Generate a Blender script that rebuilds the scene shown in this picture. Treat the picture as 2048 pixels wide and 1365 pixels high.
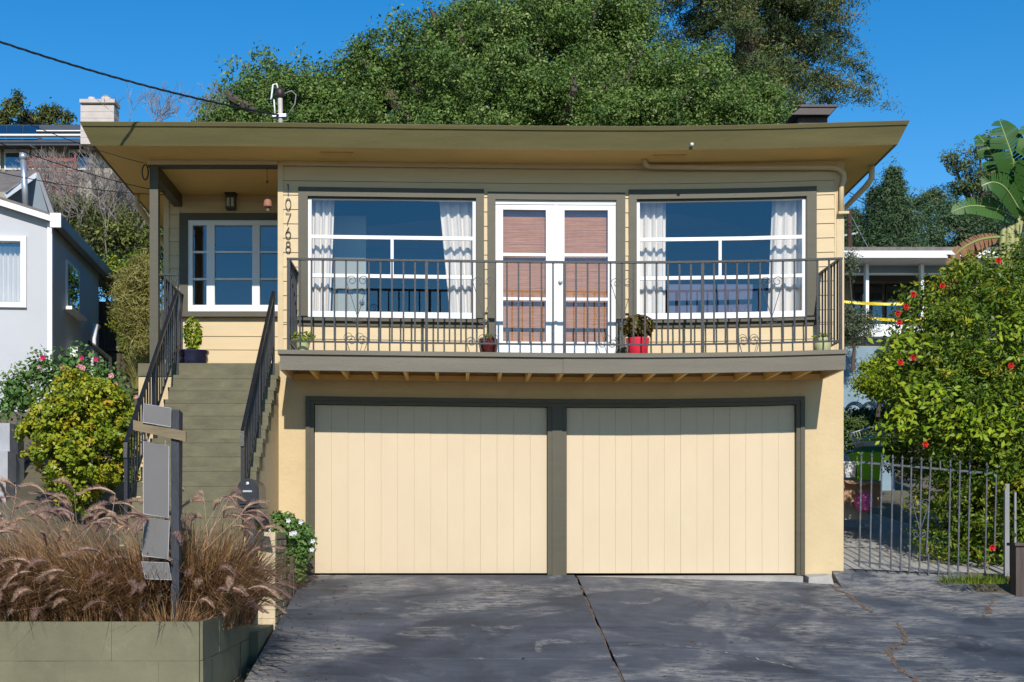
import bpy, math, random
import numpy as np
from mathutils import Vector, Matrix
R = math.radians
random.seed(7); RNG = np.random.default_rng(7)
for o in list(bpy.data.objects): bpy.data.objects.remove(o)
S = bpy.context.scene
COL = S.collection

# ------------------------------------------------------------------ camera, sky, sun, exposure
CAMY, CZ, FPX, VX, VY = -16.4, 0.41, 2700.0, 915.0, 1080.0
cam = bpy.data.cameras.new('camera'); camo = bpy.data.objects.new('camera', cam); COL.objects.link(camo)
camo.location = (0, CAMY, CZ); camo.rotation_euler = (R(90), 0, 0)
cam.sensor_width = 36.0; cam.lens = 36.0 * FPX / 2048
cam.shift_x = (1024 - VX) / 2048; cam.shift_y = (VY - 682.5) / 2048
cam.clip_start = 0.1; cam.clip_end = 3000
S.camera = camo
S.render.resolution_x, S.render.resolution_y = 1024, 682
SUN_EL, SUN_AZ = R(32.3), R(4.6)          # azimuth to the right of straight behind the camera
W = bpy.data.worlds.new('World'); S.world = W; W.use_nodes = True
nt = W.node_tree; nt.nodes.clear()
sky = nt.nodes.new('ShaderNodeTexSky'); sky.sky_type = 'NISHITA'; sky.sun_disc = False
sky.sun_elevation = SUN_EL; sky.sun_rotation = math.pi - SUN_AZ
sky.altitude = 100; sky.air_density = 1.0; sky.dust_density = 0.0; sky.ozone_density = 3.0
bg = nt.nodes.new('ShaderNodeBackground'); bg.inputs[1].default_value = 0.143
wo = nt.nodes.new('ShaderNodeOutputWorld')
hs = nt.nodes.new('ShaderNodeHueSaturation'); hs.inputs['Saturation'].default_value = 1.41; hs.inputs['Value'].default_value = 1.0
nt.links.new(sky.outputs[0], hs.inputs['Color']); nt.links.new(hs.outputs[0], bg.inputs[0]); nt.links.new(bg.outputs[0], wo.inputs[0])
sl = bpy.data.lights.new('sun', 'SUN'); sl.energy = 5.0; sl.angle = R(0.5); sl.color = (1.0, 0.95, 0.87)
so = bpy.data.objects.new('sun', sl); COL.objects.link(so)
so.rotation_euler = Vector((-math.sin(SUN_AZ) * math.cos(SUN_EL), math.cos(SUN_AZ) * math.cos(SUN_EL), -math.sin(SUN_EL))).to_track_quat('-Z', 'Y').to_euler()
S.view_settings.view_transform = 'Standard'; S.view_settings.look = 'None'
S.view_settings.exposure = 0.0; S.view_settings.gamma = 1.0

# ------------------------------------------------------------------ helpers
def PX(px, y): return (px - VX) * (y - CAMY) / FPX
def PZ(py, y): return CZ + (VY - py) * (y - CAMY) / FPX
def P(px, py, y): return Vector((PX(px, y), y, PZ(py, y)))
SX = [(p - 915) / 164.6 for p in (100, 160, 500, 800, 1100, 1300, 1500, 1700, 1830)]
SV = [0, 0, -1 / 165, -5 / 165, -8.5 / 165, -9 / 165, -6 / 165, 0, 4 / 165]
def sag(x, z):                                  # the old house sags a few centimetres in the middle
    t = min(1, max(0, (z - 0.3) / 1.6)); return float(np.interp(x, SX, SV)) * t

class MB:
    def __init__(s): s.v = []; s.f = []
    def add(s, vs, fs):
        n = len(s.v); s.v += [tuple(v) for v in vs]; s.f += [tuple(i + n for i in f) for f in fs]; return s
    def box(s, x0, x1, y0, y1, z0, z1, nx=1):
        vs, fs = [], []
        for i in range(nx + 1):
            x = x0 + (x1 - x0) * i / nx
            vs += [(x, y0, z0), (x, y1, z0), (x, y1, z1), (x, y0, z1)]
        for i in range(nx):
            a = 4 * i; b = a + 4
            for k in range(4):
                j = (k + 1) % 4; fs.append((a + k, b + k, b + j, a + j))
        fs.append((0, 1, 2, 3)); e = 4 * nx; fs.append((e + 3, e + 2, e + 1, e))
        return s.add(vs, fs)
    def hexa(s, p):  # 8 corners: bottom 4 then top 4
        return s.add(p, [(0, 3, 2, 1), (4, 5, 6, 7), (0, 1, 5, 4), (1, 2, 6, 5), (2, 3, 7, 6), (3, 0, 4, 7)])
    def prism(s, poly, axis, a0, a1):  # poly of 2d points, extruded along axis
        def mk(u, w, a): return {'x': (a, u, w), 'y': (u, a, w), 'z': (u, w, a)}[axis]
        n = len(poly)
        vs = [mk(u, w, a0) for u, w in poly] + [mk(u, w, a1) for u, w in poly]
        fs = [tuple(range(n)), tuple(reversed(range(n, 2 * n)))] + [(i, (i + 1) % n, n + (i + 1) % n, n + i) for i in range(n)]
        return s.add(vs, fs)
    def tube(s, pts, r, n=6, cap=True):
        pts = [Vector(p) for p in pts]; m = len(pts); rs = r if isinstance(r, (list, tuple)) else [r] * m
        vs, fs = [], []; up = None
        for i, p in enumerate(pts):
            t = (pts[min(i + 1, m - 1)] - pts[max(i - 1, 0)])
            if t.length < 1e-9: t = Vector((0, 0, 1))
            t.normalize()
            if up is None: up = Vector((0, 0, 1)) if abs(t.z) < .9 else Vector((0, 1, 0))
            a = t.cross(up)
            if a.length < 1e-5: a = t.orthogonal()
            a.normalize(); b = a.cross(t); up = b
            off = math.pi / 4 if n == 4 else 0
            for k in range(n):
                c, q = math.cos(off + 2 * math.pi * k / n), math.sin(off + 2 * math.pi * k / n)
                vs.append(p + (a * c + b * q) * rs[i])
        for i in range(m - 1):
            for k in range(n):
                j = (k + 1) % n; fs.append((i * n + k, i * n + j, (i + 1) * n + j, (i + 1) * n + k))
        if cap: fs += [tuple(reversed(range(n))), tuple(range((m - 1) * n, m * n))]
        return s.add(vs, fs)
    def lathe(s, prof, c, n=20):
        vs, fs = [], []
        for r, z in prof:
            for k in range(n):
                a = 2 * math.pi * k / n; vs.append((c[0] + r * math.cos(a), c[1] + r * math.sin(a), c[2] + z))
        for i in range(len(prof) - 1):
            for k in range(n):
                j = (k + 1) % n; fs.append((i * n + k, i * n + j, (i + 1) * n + j, (i + 1) * n + k))
        return s.add(vs, fs)
    def build(s, name, mat, parent=None, sg=False, smooth=False):
        v = [(x, y, z + sag(x, z)) for x, y, z in s.v] if sg else s.v
        me = bpy.data.meshes.new(name); me.from_pydata(v, [], s.f); me.update()
        if smooth: me.polygons.foreach_set('use_smooth', [True] * len(me.polygons))
        return link(name, me, mat, parent)

LOC = {}
def link(name, me, mat, parent=None):
    if mat is not None and len(me.materials) == 0: me.materials.append(mat)
    o = bpy.data.objects.new(name, me); COL.objects.link(o)
    if parent is not None:
        o.parent = parent
        if parent.name in LOC: o.matrix_parent_inverse = Matrix.Translation(-LOC[parent.name])
    return o
def tag(o, label, cat, group=None):
    o['label'] = label; o['category'] = cat
    if group: o['group'] = group
    return o
def thing(name, label, cat, loc=(0, 0, 0), group=None):
    o = bpy.data.objects.new(name, None); COL.objects.link(o); o.location = loc; LOC[o.name] = Vector(loc)
    o.empty_display_size = .2
    return tag(o, label, cat, group)
def struct(o): o['kind'] = 'structure'; return o
def stuff(o): o['kind'] = 'stuff'; return o
def nseg(a, b): return max(1, int(abs(b - a) / .5))

# ------------------------------------------------------------------ materials
def mat_new(name):
    m = bpy.data.materials.new(name); m.use_nodes = True; t = m.node_tree; b = t.nodes['Principled BSDF']; return m, t, b
def nd(t, typ, **kw):
    n = t.nodes.new('ShaderNode' + typ)
    for k, v in kw.items():
        if k.startswith('i_'): n.inputs[int(k[2:])].default_value = v
        else: setattr(n, k, v)
    return n
def noise(t, scale, detail=4, rough=.55, stretch=None, dist=0.0):
    tc = nd(t, 'TexCoord'); mp = nd(t, 'Mapping'); n = nd(t, 'TexNoise')
    if stretch: mp.inputs['Scale'].default_value = stretch
    n.inputs['Scale'].default_value = scale; n.inputs['Detail'].default_value = detail
    n.inputs['Roughness'].default_value = rough; n.inputs['Distortion'].default_value = dist
    t.links.new(tc.outputs['Object'], mp.inputs[0]); t.links.new(mp.outputs[0], n.inputs['Vector']); return n.outputs['Fac']
def ramp(t, fac, stops):
    r = nd(t, 'ValToRGB'); e = r.color_ramp.elements
    while len(e) < len(stops): e.new(.5)
    for k, (p, c) in zip(e, stops): k.position = p; k.color = (*c, 1)
    t.links.new(fac, r.inputs[0]); return r.outputs[0]
def mixc(t, fac, a, b, mode='MIX'):
    m = nd(t, 'MixRGB', blend_type=mode)
    for i, x in ((0, fac), (1, a), (2, b)):
        if isinstance(x, (int, float)): m.inputs[i].default_value = x
        elif isinstance(x, tuple): m.inputs[i].default_value = (*x, 1)
        else: t.links.new(x, m.inputs[i])
    return m.outputs[0]
def bump(t, b, h, strength, dist=.01):
    n = nd(t, 'Bump'); n.inputs['Strength'].default_value = strength; n.inputs['Distance'].default_value = dist
    t.links.new(h, n.inputs['Height']); t.links.new(n.outputs[0], b.inputs['Normal'])
def paint(name, c, var=.10, scale=2.2, rough=.55, bs=.25, bscale=60, stretch=None, metal=0, dirt=None):
    m, t, b = mat_new(name)
    lo = tuple(x * (1 - var) for x in c); hi = tuple(min(1, x * (1 + var * .7)) for x in c)
    col = ramp(t, noise(t, scale, 6, .6, stretch), [(.3, lo), (.7, hi)])
    if dirt:
        d = ramp(t, noise(t, scale * 3.1, 8, .7, stretch, .6), [(.56, (0, 0, 0)), (.74, (1, 1, 1))])
        col = mixc(t, d, col, dirt)
    t.links.new(col, b.inputs['Base Color']); b.inputs['Roughness'].default_value = rough; b.inputs['Metallic'].default_value = metal
    if bs: bump(t, b, noise(t, bscale, 4, .6, stretch), bs, .006)
    return m
def leafmat(name, cols, trans=.25, rough=.5):
    m, t, b = mat_new(name)
    a = nd(t, 'Attribute', attribute_name='tint')
    n = len(cols); col = ramp(t, a.outputs['Fac'], [(i / (n - 1), c) for i, c in enumerate(cols)])
    t.links.new(col, b.inputs['Base Color']); b.inputs['Roughness'].default_value = rough
    b.inputs['Specular IOR Level'].default_value = .22
    tr = nd(t, 'BsdfTranslucent'); t.links.new(mixc(t, 1.0, col, (1.0, 1.0, .55), 'MULTIPLY'), tr.inputs[0])
    mx = nd(t, 'MixShader'); mx.inputs[0].default_value = trans
    t.links.new(b.outputs[0], mx.inputs[1]); t.links.new(tr.outputs[0], mx.inputs[2])
    t.links.new(mx.outputs[0], t.nodes['Material Output'].inputs[0]); return m
def glassmat(name, ior=2.1, tint=(.95, .95, .95)):
    m, t, b = mat_new(name); t.nodes.remove(b)
    tr = nd(t, 'BsdfTransparent'); tr.inputs[0].default_value = (*tint, 1)
    gl = nd(t, 'BsdfGlossy'); gl.inputs['Roughness'].default_value = .004; gl.inputs[0].default_value = (.82, .93, 1, 1)
    lw = nd(t, 'LayerWeight'); lw.inputs[0].default_value = .5
    pw = nd(t, 'Math', operation='POWER'); pw.inputs[1].default_value = 5; t.links.new(lw.outputs['Facing'], pw.inputs[0])
    fr = nd(t, 'Math', operation='MULTIPLY_ADD'); r0 = ((ior - 1) / (ior + 1)) ** 2
    fr.inputs[1].default_value = 1 - r0; fr.inputs[2].default_value = r0; t.links.new(pw.outputs[0], fr.inputs[0])
    h = nd(t, 'Bump'); h.inputs['Strength'].default_value = .02; h.inputs['Distance'].default_value = .02
    t.links.new(noise(t, 2.2, 2), h.inputs['Height']); t.links.new(h.outputs[0], gl.inputs['Normal'])
    mx = nd(t, 'MixShader'); t.links.new(fr.outputs[0], mx.inputs[0]); t.links.new(tr.outputs[0], mx.inputs[1]); t.links.new(gl.outputs[0], mx.inputs[2])
    t.links.new(mx.outputs[0], t.nodes['Material Output'].inputs[0]); return m
CREAM = (.56, .425, .24); OLIVE = (.064, .055, .029)
M = dict(
 stucco=paint('cream_stucco', CREAM, .09, 1.3, .8, .9, 18, dirt=(.50, .37, .19)),
 cream=paint('cream_paint', CREAM, .06, 2.0, .55, .15, 80, (1, 1, 6)),
 plank=paint('cream_plank', (.575, .455, .30), .04, 1.2, .5, .2, 60, (2, 1, .8)),
 olive=paint('olive_paint', OLIVE, .13, 3, .5, .25, 70, (1, 1, 5)),
 fascia=paint('olive_fascia', (.150, .128, .050), .2, 1.6, .55, .4, 50, (.4, 1, 4), dirt=(.125, .105, .045)),
 decktrim=paint('taupe_trim', (.142, .122, .088), .18, 1.8, .6, .5, 45, (.5, 1, 4), dirt=(.115, .10, .075)),
 step=paint('olive_step', (.125, .112, .062), .28, 4, .75, .5, 30, (1, 2, 2), dirt=(.095, .09, .06)),
 block=paint('olive_block', (.150, .138, .080), .2, 2.2, .8, 1.0, 9, dirt=(.19, .175, .12)),
 white=paint('white_paint', (.72, .72, .72), .04, 3, .4, .1),
 iron=paint('black_iron', (.011, .012, .016), .3, 8, .4, .3, 90),
 oldiron=paint('weathered_iron', (.06, .065, .078), .5, 14, .5, .4, 60, dirt=(.34, .34, .35)),
 number=paint('dark_number', (.03, .03, .025), .1, 8, .4, 0),
 concrete=paint('concrete', (.33, .31, .28), .25, 3, .85, .6, 30, dirt=(.2, .19, .17)),
 cinder=paint('cinder_block', (.36, .36, .38), .15, 5, .9, .6, 40),
 brick=paint('olive_brick', (.21, .185, .105), .2, 5, .8, .6, 40),
 mortar=paint('mortar', (.10, .09, .06), .2, 8, .9, .5, 40),
 creambrick=paint('cream_brick', (.55, .44, .28), .06, 4, .75, .4, 30),
 soil=paint('soil', (.07, .05, .035), .4, 6, .95, .8, 30),
 ground=paint('ground_dirt', (.11, .095, .06), .4, .8, .95, .8, 14, dirt=(.07, .085, .03)),
 street=paint('asphalt_street', (.06, .06, .062), .2, 2, .9, .5, 60),
 rust=paint('rusty_crack', (.13, .085, .055), .5, 20, .95, .9, 40, dirt=(.24, .20, .16)),
 grey=paint('grey_stucco', (.47, .475, .50), .05, 1.2, .85, 1.0, 5),
 greytrim=paint('grey_gutter', (.22, .215, .21), .12, 3, .6, .2),
 shingle=paint('shingle', (.16, .14, .125), .3, 9, .9, .8, 25),
 darkroof=paint('dark_roof', (.07, .075, .085), .2, 3, .8, .5, 20),
 metal=paint('galvanised', (.55, .57, .6), .15, 4, .35, .1, metal=.7),
 chimneycap=paint('brown_metal', (.03, .016, .014), .3, 6, .5, .2),
 chimney=paint('painted_brick', (.50, .44, .40), .1, 4, .8, .5, 20),
 redwood=paint('red_deck', (.22, .055, .04), .25, 4, .7, .4),
 fence=paint('old_fence', (.075, .055, .045), .35, 3, .85, .6, 30, (8, 8, .6)),
 bark=paint('bark', (.085, .065, .05), .35, 5, .95, .8, 20, (1, 1, .3)),
 twig=paint('grey_twig', (.26, .22, .20), .3, 6, .9, 0),
 curtain=paint('white_curtain', (.72, .67, .60), .05, 3, .9, .2, 120),
 room=paint('room_wall', (.09, .10, .12), .05, 2, .8, 0),
 sofa=paint('sofa_fabric', (.12, .12, .19), .1, 6, .9, .3, 150),
 roomdoor=paint('sage_door', (.30, .33, .29), .06, 3, .5, 0),
 blackwood=paint('black_post', (.02, .024, .034), .5, 6, .6, .6, 25, (3, 3, .5), dirt=(.06, .065, .08)),
 oldwood=paint('worn_timber', (.20, .15, .085), .3, 5, .8, .6, 30, (.5, 4, 4)),
 signpanel=paint('sign_panel', (.135, .125, .12), .12, 1.6, .5, 0),
 signedge=paint('sign_edge', (.7, .7, .7), .05, 3, .5, 0),
 redpot=paint('red_glaze', (.62, .02, .05), .08, 5, .3, 0),
 oxblood=paint('oxblood_glaze', (.08, .012, .012), .3, 6, .12, 0),
 bluepot=paint('blue_glaze', (.018, .018, .045), .4, 6, .12, 0),
 palepot=paint('pale_green_pot', (.42, .42, .22), .15, 6, .6, .2),
 clay=paint('clay_bell', (.30, .13, .08), .2, 12, .7, .3),
 solar=paint('solar_panel', (.01, .018, .045), .15, 3, .2, 0),
 lime=paint('lime_plastic', (.20, .52, .02), .05, 4, .4, 0),
 teal=paint('teal_plastic', (.02, .16, .12), .05, 4, .4, 0),
 clearp=paint('cloudy_plastic', (.45, .5, .53), .1, 6, .3, 0),
 card=paint('cardboard', (.36, .22, .13), .08, 4, .85, .1),
 pink=paint('pink_plastic', (.62, .12, .35), .4, 12, .4, .8, 20),
 whitep=paint('white_plastic', (.7, .71, .73), .05, 4, .4, 0),
 tape=paint('yellow_tape', (.75, .55, .03), .05, 4, .4, 0),
 bluewall=paint('blue_grey_wall', (.21, .30, .36), .15, 2.5, .85, .4, 30),
 neighbour=paint('tan_wall', (.30, .27, .22), .06, 2, .8, .2),
 greywall=paint('slate_panel', (.20, .25, .30), .1, 2, .8, .2),
 pole=paint('pole_wood', (.06, .03, .022), .3, 4, .9, .5, 20),
 cable=paint('cable_black', (.015, .016, .018), .2, 9, .6, 0),
 lampglass=paint('lamp_glass', (.45, .42, .36), .05, 9, .3, 0),
 glass=glassmat('window_glass'), darkglass=glassmat('dark_window_glass', 2.2, (.5, .55, .6)),
)
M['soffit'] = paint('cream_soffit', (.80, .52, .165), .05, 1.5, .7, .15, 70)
# driveway: worn black sealer over grey concrete
def driveway_mat():
    m, t, b = mat_new('worn_sealer')
    base = ramp(t, noise(t, .9, 5, .6, (1, .8, 1), .8), [(.34, (.029, .034, .045)), (.5, (.052, .060, .077)), (.66, (.076, .085, .104))])
    brush = ramp(t, noise(t, 5.0, 9, .72, (.45, 1.5, 1)), [(.33, (.72, .72, .72)), (.7, (1.35, 1.34, 1.32))])
    c = mixc(t, .75, base, brush, 'MULTIPLY')
    big = ramp(t, noise(t, .55, 4, .55, (1.0, .9, 1), .9), [(.47, (0, 0, 0)), (.60, (1, 1, 1))])
    fine = ramp(t, noise(t, 10.0, 14, .82, (.5, 1.3, 1), .3), [(.44, (0, 0, 0)), (.56, (1, 1, 1))])
    c = mixc(t, mixc(t, 1.0, big, fine, 'MULTIPLY'), c, (.25, .235, .215))
    pat = ramp(t, noise(t, 1.5, 6, .62, (.8, .7, 1), 1.4), [(.60, (0, 0, 0)), (.67, (.9, .9, .9))])
    c = mixc(t, mixc(t, 1.0, pat, ramp(t, noise(t, 20, 12, .8), [(.42, (0, 0, 0)), (.56, (1, 1, 1))]), 'MULTIPLY'), c, (.22, .21, .20))
    dk = ramp(t, noise(t, .8, 5, .6, (.7, 1.0, 1), 1.5), [(.57, (1, 1, 1)), (.61, (.66, .67, .70))])
    c = mixc(t, 1.0, c, dk, 'MULTIPLY')
    c = mixc(t, .7, c, ramp(t, noise(t, 140, 3, .6), [(.35, (.7, .7, .7)), (.65, (1.35, 1.35, 1.35))]), 'MULTIPLY')
    fl = ramp(t, noise(t, 30, 3, .5), [(.73, (0, 0, 0)), (.76, (1, 1, 1))])
    c = mixc(t, mixc(t, .3, fl, big, 'MULTIPLY'), c, (.30, .29, .27))
    t.links.new(c, b.inputs['Base Color']); b.inputs['Roughness'].default_value = .72
    bump(t, b, noise(t, 70, 6, .7), .5, .006); return m
M['drive'] = driveway_mat()
def bamboo_mat():
    m, t, b = mat_new('bamboo')
    c = ramp(t, noise(t, 9, 8, .75, (.35, 1, 9)), [(.25, (.17, .06, .018)), (.5, (.42, .18, .058)), (.78, (.66, .36, .14))])
    t.links.new(c, b.inputs['Base Color']); b.inputs['Roughness'].default_value = .7; return m
M['bamboo'] = bamboo_mat()

# ------------------------------------------------------------------ terrain
LT = ([-400, -7.3, -6.3, -5.95, -3.7, -3.1, 0, 3, 8, 20, 40, 80, 400], [-1.25, -1.25, -1.2, -.34, -.34, .05, 1.1, 2.4, 3.4, 6.5, 10, 16, 40])
RT = ([-400, -7.3, -6.9, 0, 4.5, 8, 20, 40, 80, 400], [-1.25, -1.25, -1.30, -.13, .55, 1.3, 4.2, 8, 13, 36])
CT = ([-400, -7.3, -6.9, 0, 8, 9, 20, 40, 80, 400], [-1.25, -1.25, -1.30, -.13, -.13, 2.0, 5.5, 9, 15, 38])
def terrain(x, y):
    l, r, c = (float(np.interp(y, *q)) for q in (LT, RT, CT))
    a = min(1, max(0, (x + 2.6) / .25)); w = min(1, max(0, (x - 4.5) / .3)) if y > -.5 else 0
    mid = c * (1 - w) + r * w
    return l * (1 - a) + mid * a
xs = sorted(set([-600, -200, -80, -40, -20, -12, -8, -6, -5, -4.2, -3.5, -2.8, -2.6, -2.35, -2.0, -1.5, 0, 1.5, 3, 4.5, 4.8, 5.5, 6.5, 8, 10, 14, 20, 40, 80, 200, 600]))
ys = sorted(set([-400, -100, -40, -20, -10, -7.3, -6.9, -6.3, -5.95, -5, -3.7, -3.1, -2, -1, -.5, 0, 1, 2, 3, 4.5, 6, 8, 9, 12, 16, 20, 30, 40, 60, 80, 150, 400]))
g = MB(); g.v = [(x, y, terrain(x, y)) for y in ys for x in xs]; nxs = len(xs)
g.f = [(j * nxs + i, j * nxs + i + 1, (j + 1) * nxs + i + 1, (j + 1) * nxs + i) for j in range(len(ys) - 1) for i in range(nxs - 1)]
struct(g.build('ground', M['ground']))
struct(MB().box(-300, 300, -16.5, -7.4, -1.4, -1.235).build('street', M['street']))

# ------------------------------------------------------------------ driveway of slabs
def zd(x, y): return .17 * y - .075 * min(1, max(0, (x - 1.45) / 3.2)) - .01
drv = MB(); pts = [(-1.82, -7.35), (11, -7.35), (11, -.35), (4.72, -.02), (-1.82, -.02)]
drv.add([(x, y, zd(x, y) - .075) for x, y in pts], [(0, 1, 2, 3, 4)])
drive = struct(drv.build('driveway', M['rust']))
def slab(x0, x1, ya, yb, name='slab', t=.07, dz=0):
    n = 6; vs = []; fs = []; ya = (ya[0] + .013, ya[1] + .013); yb = (yb[0] - .013, yb[1] - .013)
    for (yy, pick) in ((ya, 0), (yb, 1)):
        for i in range(n + 1):
            u = i / n
            x = x0[pick] + (x1[pick] - x0[pick]) * u
            y = yy[0] + (yy[1] - yy[0]) * u
            vs += [(x, y, zd(x, y) + dz), (x, y, zd(x, y) - t)]
    k = 2 * (n + 1)
    for i in range(n):
        a = 2 * i; fs += [(a, a + 2, k + a + 2, k + a), (a, a + 1, a + 3, a + 2), (k + a, k + a + 2, k + a + 3, k + a + 1)]
    fs += [(0, k, k + 1, 1), (2 * n, 2 * n + 1, k + 2 * n + 1, k + 2 * n)]
    m_ = MB(); m_.add(vs, fs); return m_.build(name, M['drive'], drive)
rows = [((-.03, -.03), (-1.86, -1.92)), ((-1.875, -1.935), (-3.93, -3.98)), ((-3.945, -3.995), (-7.35, -7.35))]
for (a, b) in rows: slab((-1.84, -1.84), (1.418, 1.418), b, a)
rows = [((-.1, -.16), (-1.93, -1.93)), ((-1.943, -1.943), (-3.55, -3.60)), ((-3.562, -3.612), (-4.3, -4.4)), ((-4.314, -4.414), (-7.35, -7.35))]
for (a, b) in rows: slab((1.448, 1.448), (4.62, 4.62), b, a, dz=.0)
slab((4.6215, 4.6215), (10.8, 10.8), (-1.95, -1.97), (-.42, -.75)); slab((4.6215, 4.6215), (10.8, 10.8), (-4.3, -4.3), (-1.955, -1.975))
slab((4.6215, 4.6215), (10.8, 10.8), (-7.35, -7.35), (-4.305, -4.305))
def strip(pts, w, mat, name, parent, lift=.004, seed=1, stones=True):
    rr = random.Random(seed); m_ = MB(); P2 = []
    for (a, b) in zip(pts[:-1], pts[1:]):
        n = 7
        for i in range(n):
            u = i / n; P2.append((a[0] + (b[0] - a[0]) * u + rr.uniform(-.025, .025), a[1] + (b[1] - a[1]) * u + rr.uniform(-.025, .025)))
    P2.append(pts[-1]); vs = []
    for i, (x, y) in enumerate(P2):
        ww = w * rr.uniform(.35, 1.2) * (0.25 if i in (0, len(P2) - 1) else 1)
        vs += [(x - ww, y, zd(x - ww, y) + lift), (x + ww, y + rr.uniform(-.03, .03), zd(x + ww, y) + lift)]
    m_.add(vs, [(2 * i, 2 * i + 1, 2 * i + 3, 2 * i + 2) for i in range(len(P2) - 1)])
    if stones:
        for (x, y) in P2:
            for _ in range(2):
                s_ = rr.uniform(.003, .009); xx = x + rr.uniform(-w, w); yy = y + rr.uniform(-.04, .04); z = zd(xx, yy) + lift
                m_.hexa([(xx - s_, yy - s_, z - .01), (xx + s_, yy - s_, z - .01), (xx + s_, yy + s_ * .8, z - .01), (xx - s_, yy + s_, z - .01),
                         (xx - s_ * .6, yy - s_ * .7, z + s_), (xx + s_ * .5, yy - s_ * .6, z + s_ * .7), (xx + s_ * .6, yy + s_ * .5, z + s_), (xx - s_ * .5, yy + s_ * .6, z + s_ * .8)])
    return m_.build(name, mat, parent)
def gp(px, py):     # a pixel on the sloping driveway
    k = (py - VY) / FPX; c = .01
    for _ in range(4):
        y = (CZ + c + k * CAMY) / (k + .17); c = .01 + .075 * min(1, max(0, (PX(px, y) - 1.45) / 3.2))
    return (PX(px, y), y)
strip([gp(1660, 1168), gp(1700, 1195), gp(1745, 1228)], .028, M['rust'], 'crack', drive, seed=3)
strip([gp(1795, 1246), gp(1815, 1283), gp(1772, 1300), gp(1790, 1330), gp(1830, 1362), gp(1850, 1400)], .028, M['rust'], 'crack', drive, seed=4)
strip([gp(1985, 1203), gp(1968, 1235)], .025, M['rust'], 'crack', drive, seed=5)
strip([gp(1240, 1290), gp(1330, 1290), gp(1420, 1300), gp(1510, 1318), gp(1600, 1338)], .012, M['concrete'], 'hairline_crack', drive, seed=6, stones=False)
strip([(1.43, -.15), (1.43, -1.5), (1.43, -3), (1.43, -5.5)], .022, M['rust'], 'joint_filler', drive, lift=-.012, seed=9)
# exposed slab edge under the right hand garage door and broken lumps beside it
m_ = MB(); m_.hexa([(1.45, -.10, -.2), (4.16, -.16, -.2), (4.16, .1, -.2), (1.45, .1, -.2), (1.45, -.09, -.035), (4.16, -.14, -.03), (4.16, .1, -.02), (1.45, .1, -.03)])
m_.build('threshold', M['concrete'], drive)
m_ = MB(); m_.hexa([(4.2, -.22, -.2), (4.52, -.26, -.2), (4.5, -.02, -.2), (4.2, -.02, -.2), (4.22, -.19, -.04), (4.48, -.22, -.01), (4.46, -.02, .0), (4.2, -.02, -.01)])
m_.build('broken_concrete', M['concrete'], drive)
def ramp_(x0, x1, ya, yb, ca, cb, za, zb_):
    m_ = MB(); return m_.hexa([(x0, ya, -.6), (x1, yb, -.6), (x1, cb, -.6), (x0, ca, -.6), (x0, ya, zd(x0, ya) + .003), (x1, yb, zd(x1, yb) + .003), (x1, cb, zb_), (x0, ca, za)])
ramp_(4.55, 6.05, -.42, -.68, .06, -.03, .06, .02).build('asphalt_patch', M['drive'], drive)
ramp_(6.052, 8.6, -.68, -1.1, -.03, -.2, .02, -.08).build('dirt_verge', M['ground'], drive)
m_ = MB(); m_.hexa([(4.72, .06, -.3), (7.6, -.15, -.35), (6.4, 4.2, .3), (4.72, 4.2, .3), (4.72, .06, .058), (7.6, -.15, -.062), (6.4, 4.2, .80), (4.72, 4.2, .80)])
struct(m_.build('side_path', M['concrete']))
# fallen leaves, scattered
def driedleaves():
    m_ = MB(); rr = random.Random(5)
    for _ in range(150):
        if rr.random() < .55: x, y = rr.uniform(-1.8, -1.0), rr.uniform(-5, -.3)
        else: x, y = rr.uniform(-1.8, 8), rr.uniform(-5.2, -.6)
        a = rr.uniform(0, 6.3); s_ = rr.uniform(.012, .03); z = zd(x, y) + .008
        c, q = math.cos(a) * s_, math.sin(a) * s_
        m_.add([(x - c, y - q, z), (x + q * .5, y - c * .5, z + .006), (x + c, y + q, z), (x - q * .5, y + c * .5, z + .004)], [(0, 1, 2, 3)])
    return m_
o = driedleaves().build('fallen_leaves', paint('dead_leaf', (.22, .12, .05), .4, 8, .8, 0)); stuff(o); o['label'] = 'scattered dry brown leaves on the black driveway'; o['category'] = 'leaves'

# ------------------------------------------------------------------ the house
H = thing('house', 'cream two storey house with olive flat roof, balcony and double garage', 'house', (1.2, 0, 0))
def hb(name, mat, x0, x1, y0, y1, z0, z1, parent=H, sg=True):
    return MB().box(x0, x1, y0, y1, z0, z1, nseg(x0, x1)).build(name, M[mat], parent, sg)
XL, XR, YP, YB = -2.18, 4.69, 1.40, 8.0
FLOOR, TOPW = 2.58, 5.03
# lower stucco wall
w = MB()
gx0, gx1, gz = PX(615, 0), PX(1605, 0), PZ(794, 0)
w.box(XL, gx0, 0, .2, -.15, 2.54, 1); w.box(gx1, XR, 0, .2, -.15, 2.54, 1); w.box(gx0, gx1, 0, .2, gz, 2.54, nseg(gx0, gx1))
w.box(XL, XL + .2, .2, YB, -.15, 2.54); w.box(XR - .2, XR, .2, YB, -.15, 2.54); w.box(XL, XR, YB, YB + .2, -.15, 5)
w.box(-3.88, XL, .02, .2, 0, 2.40); w.box(-3.88, -3.7, .2, YB, 0, 2.40); w.box(-3.88, XL, YB, YB + .2, -.15, 5)
garage_wall = w.build('garage_wall', M['stucco'], H, True)
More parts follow.
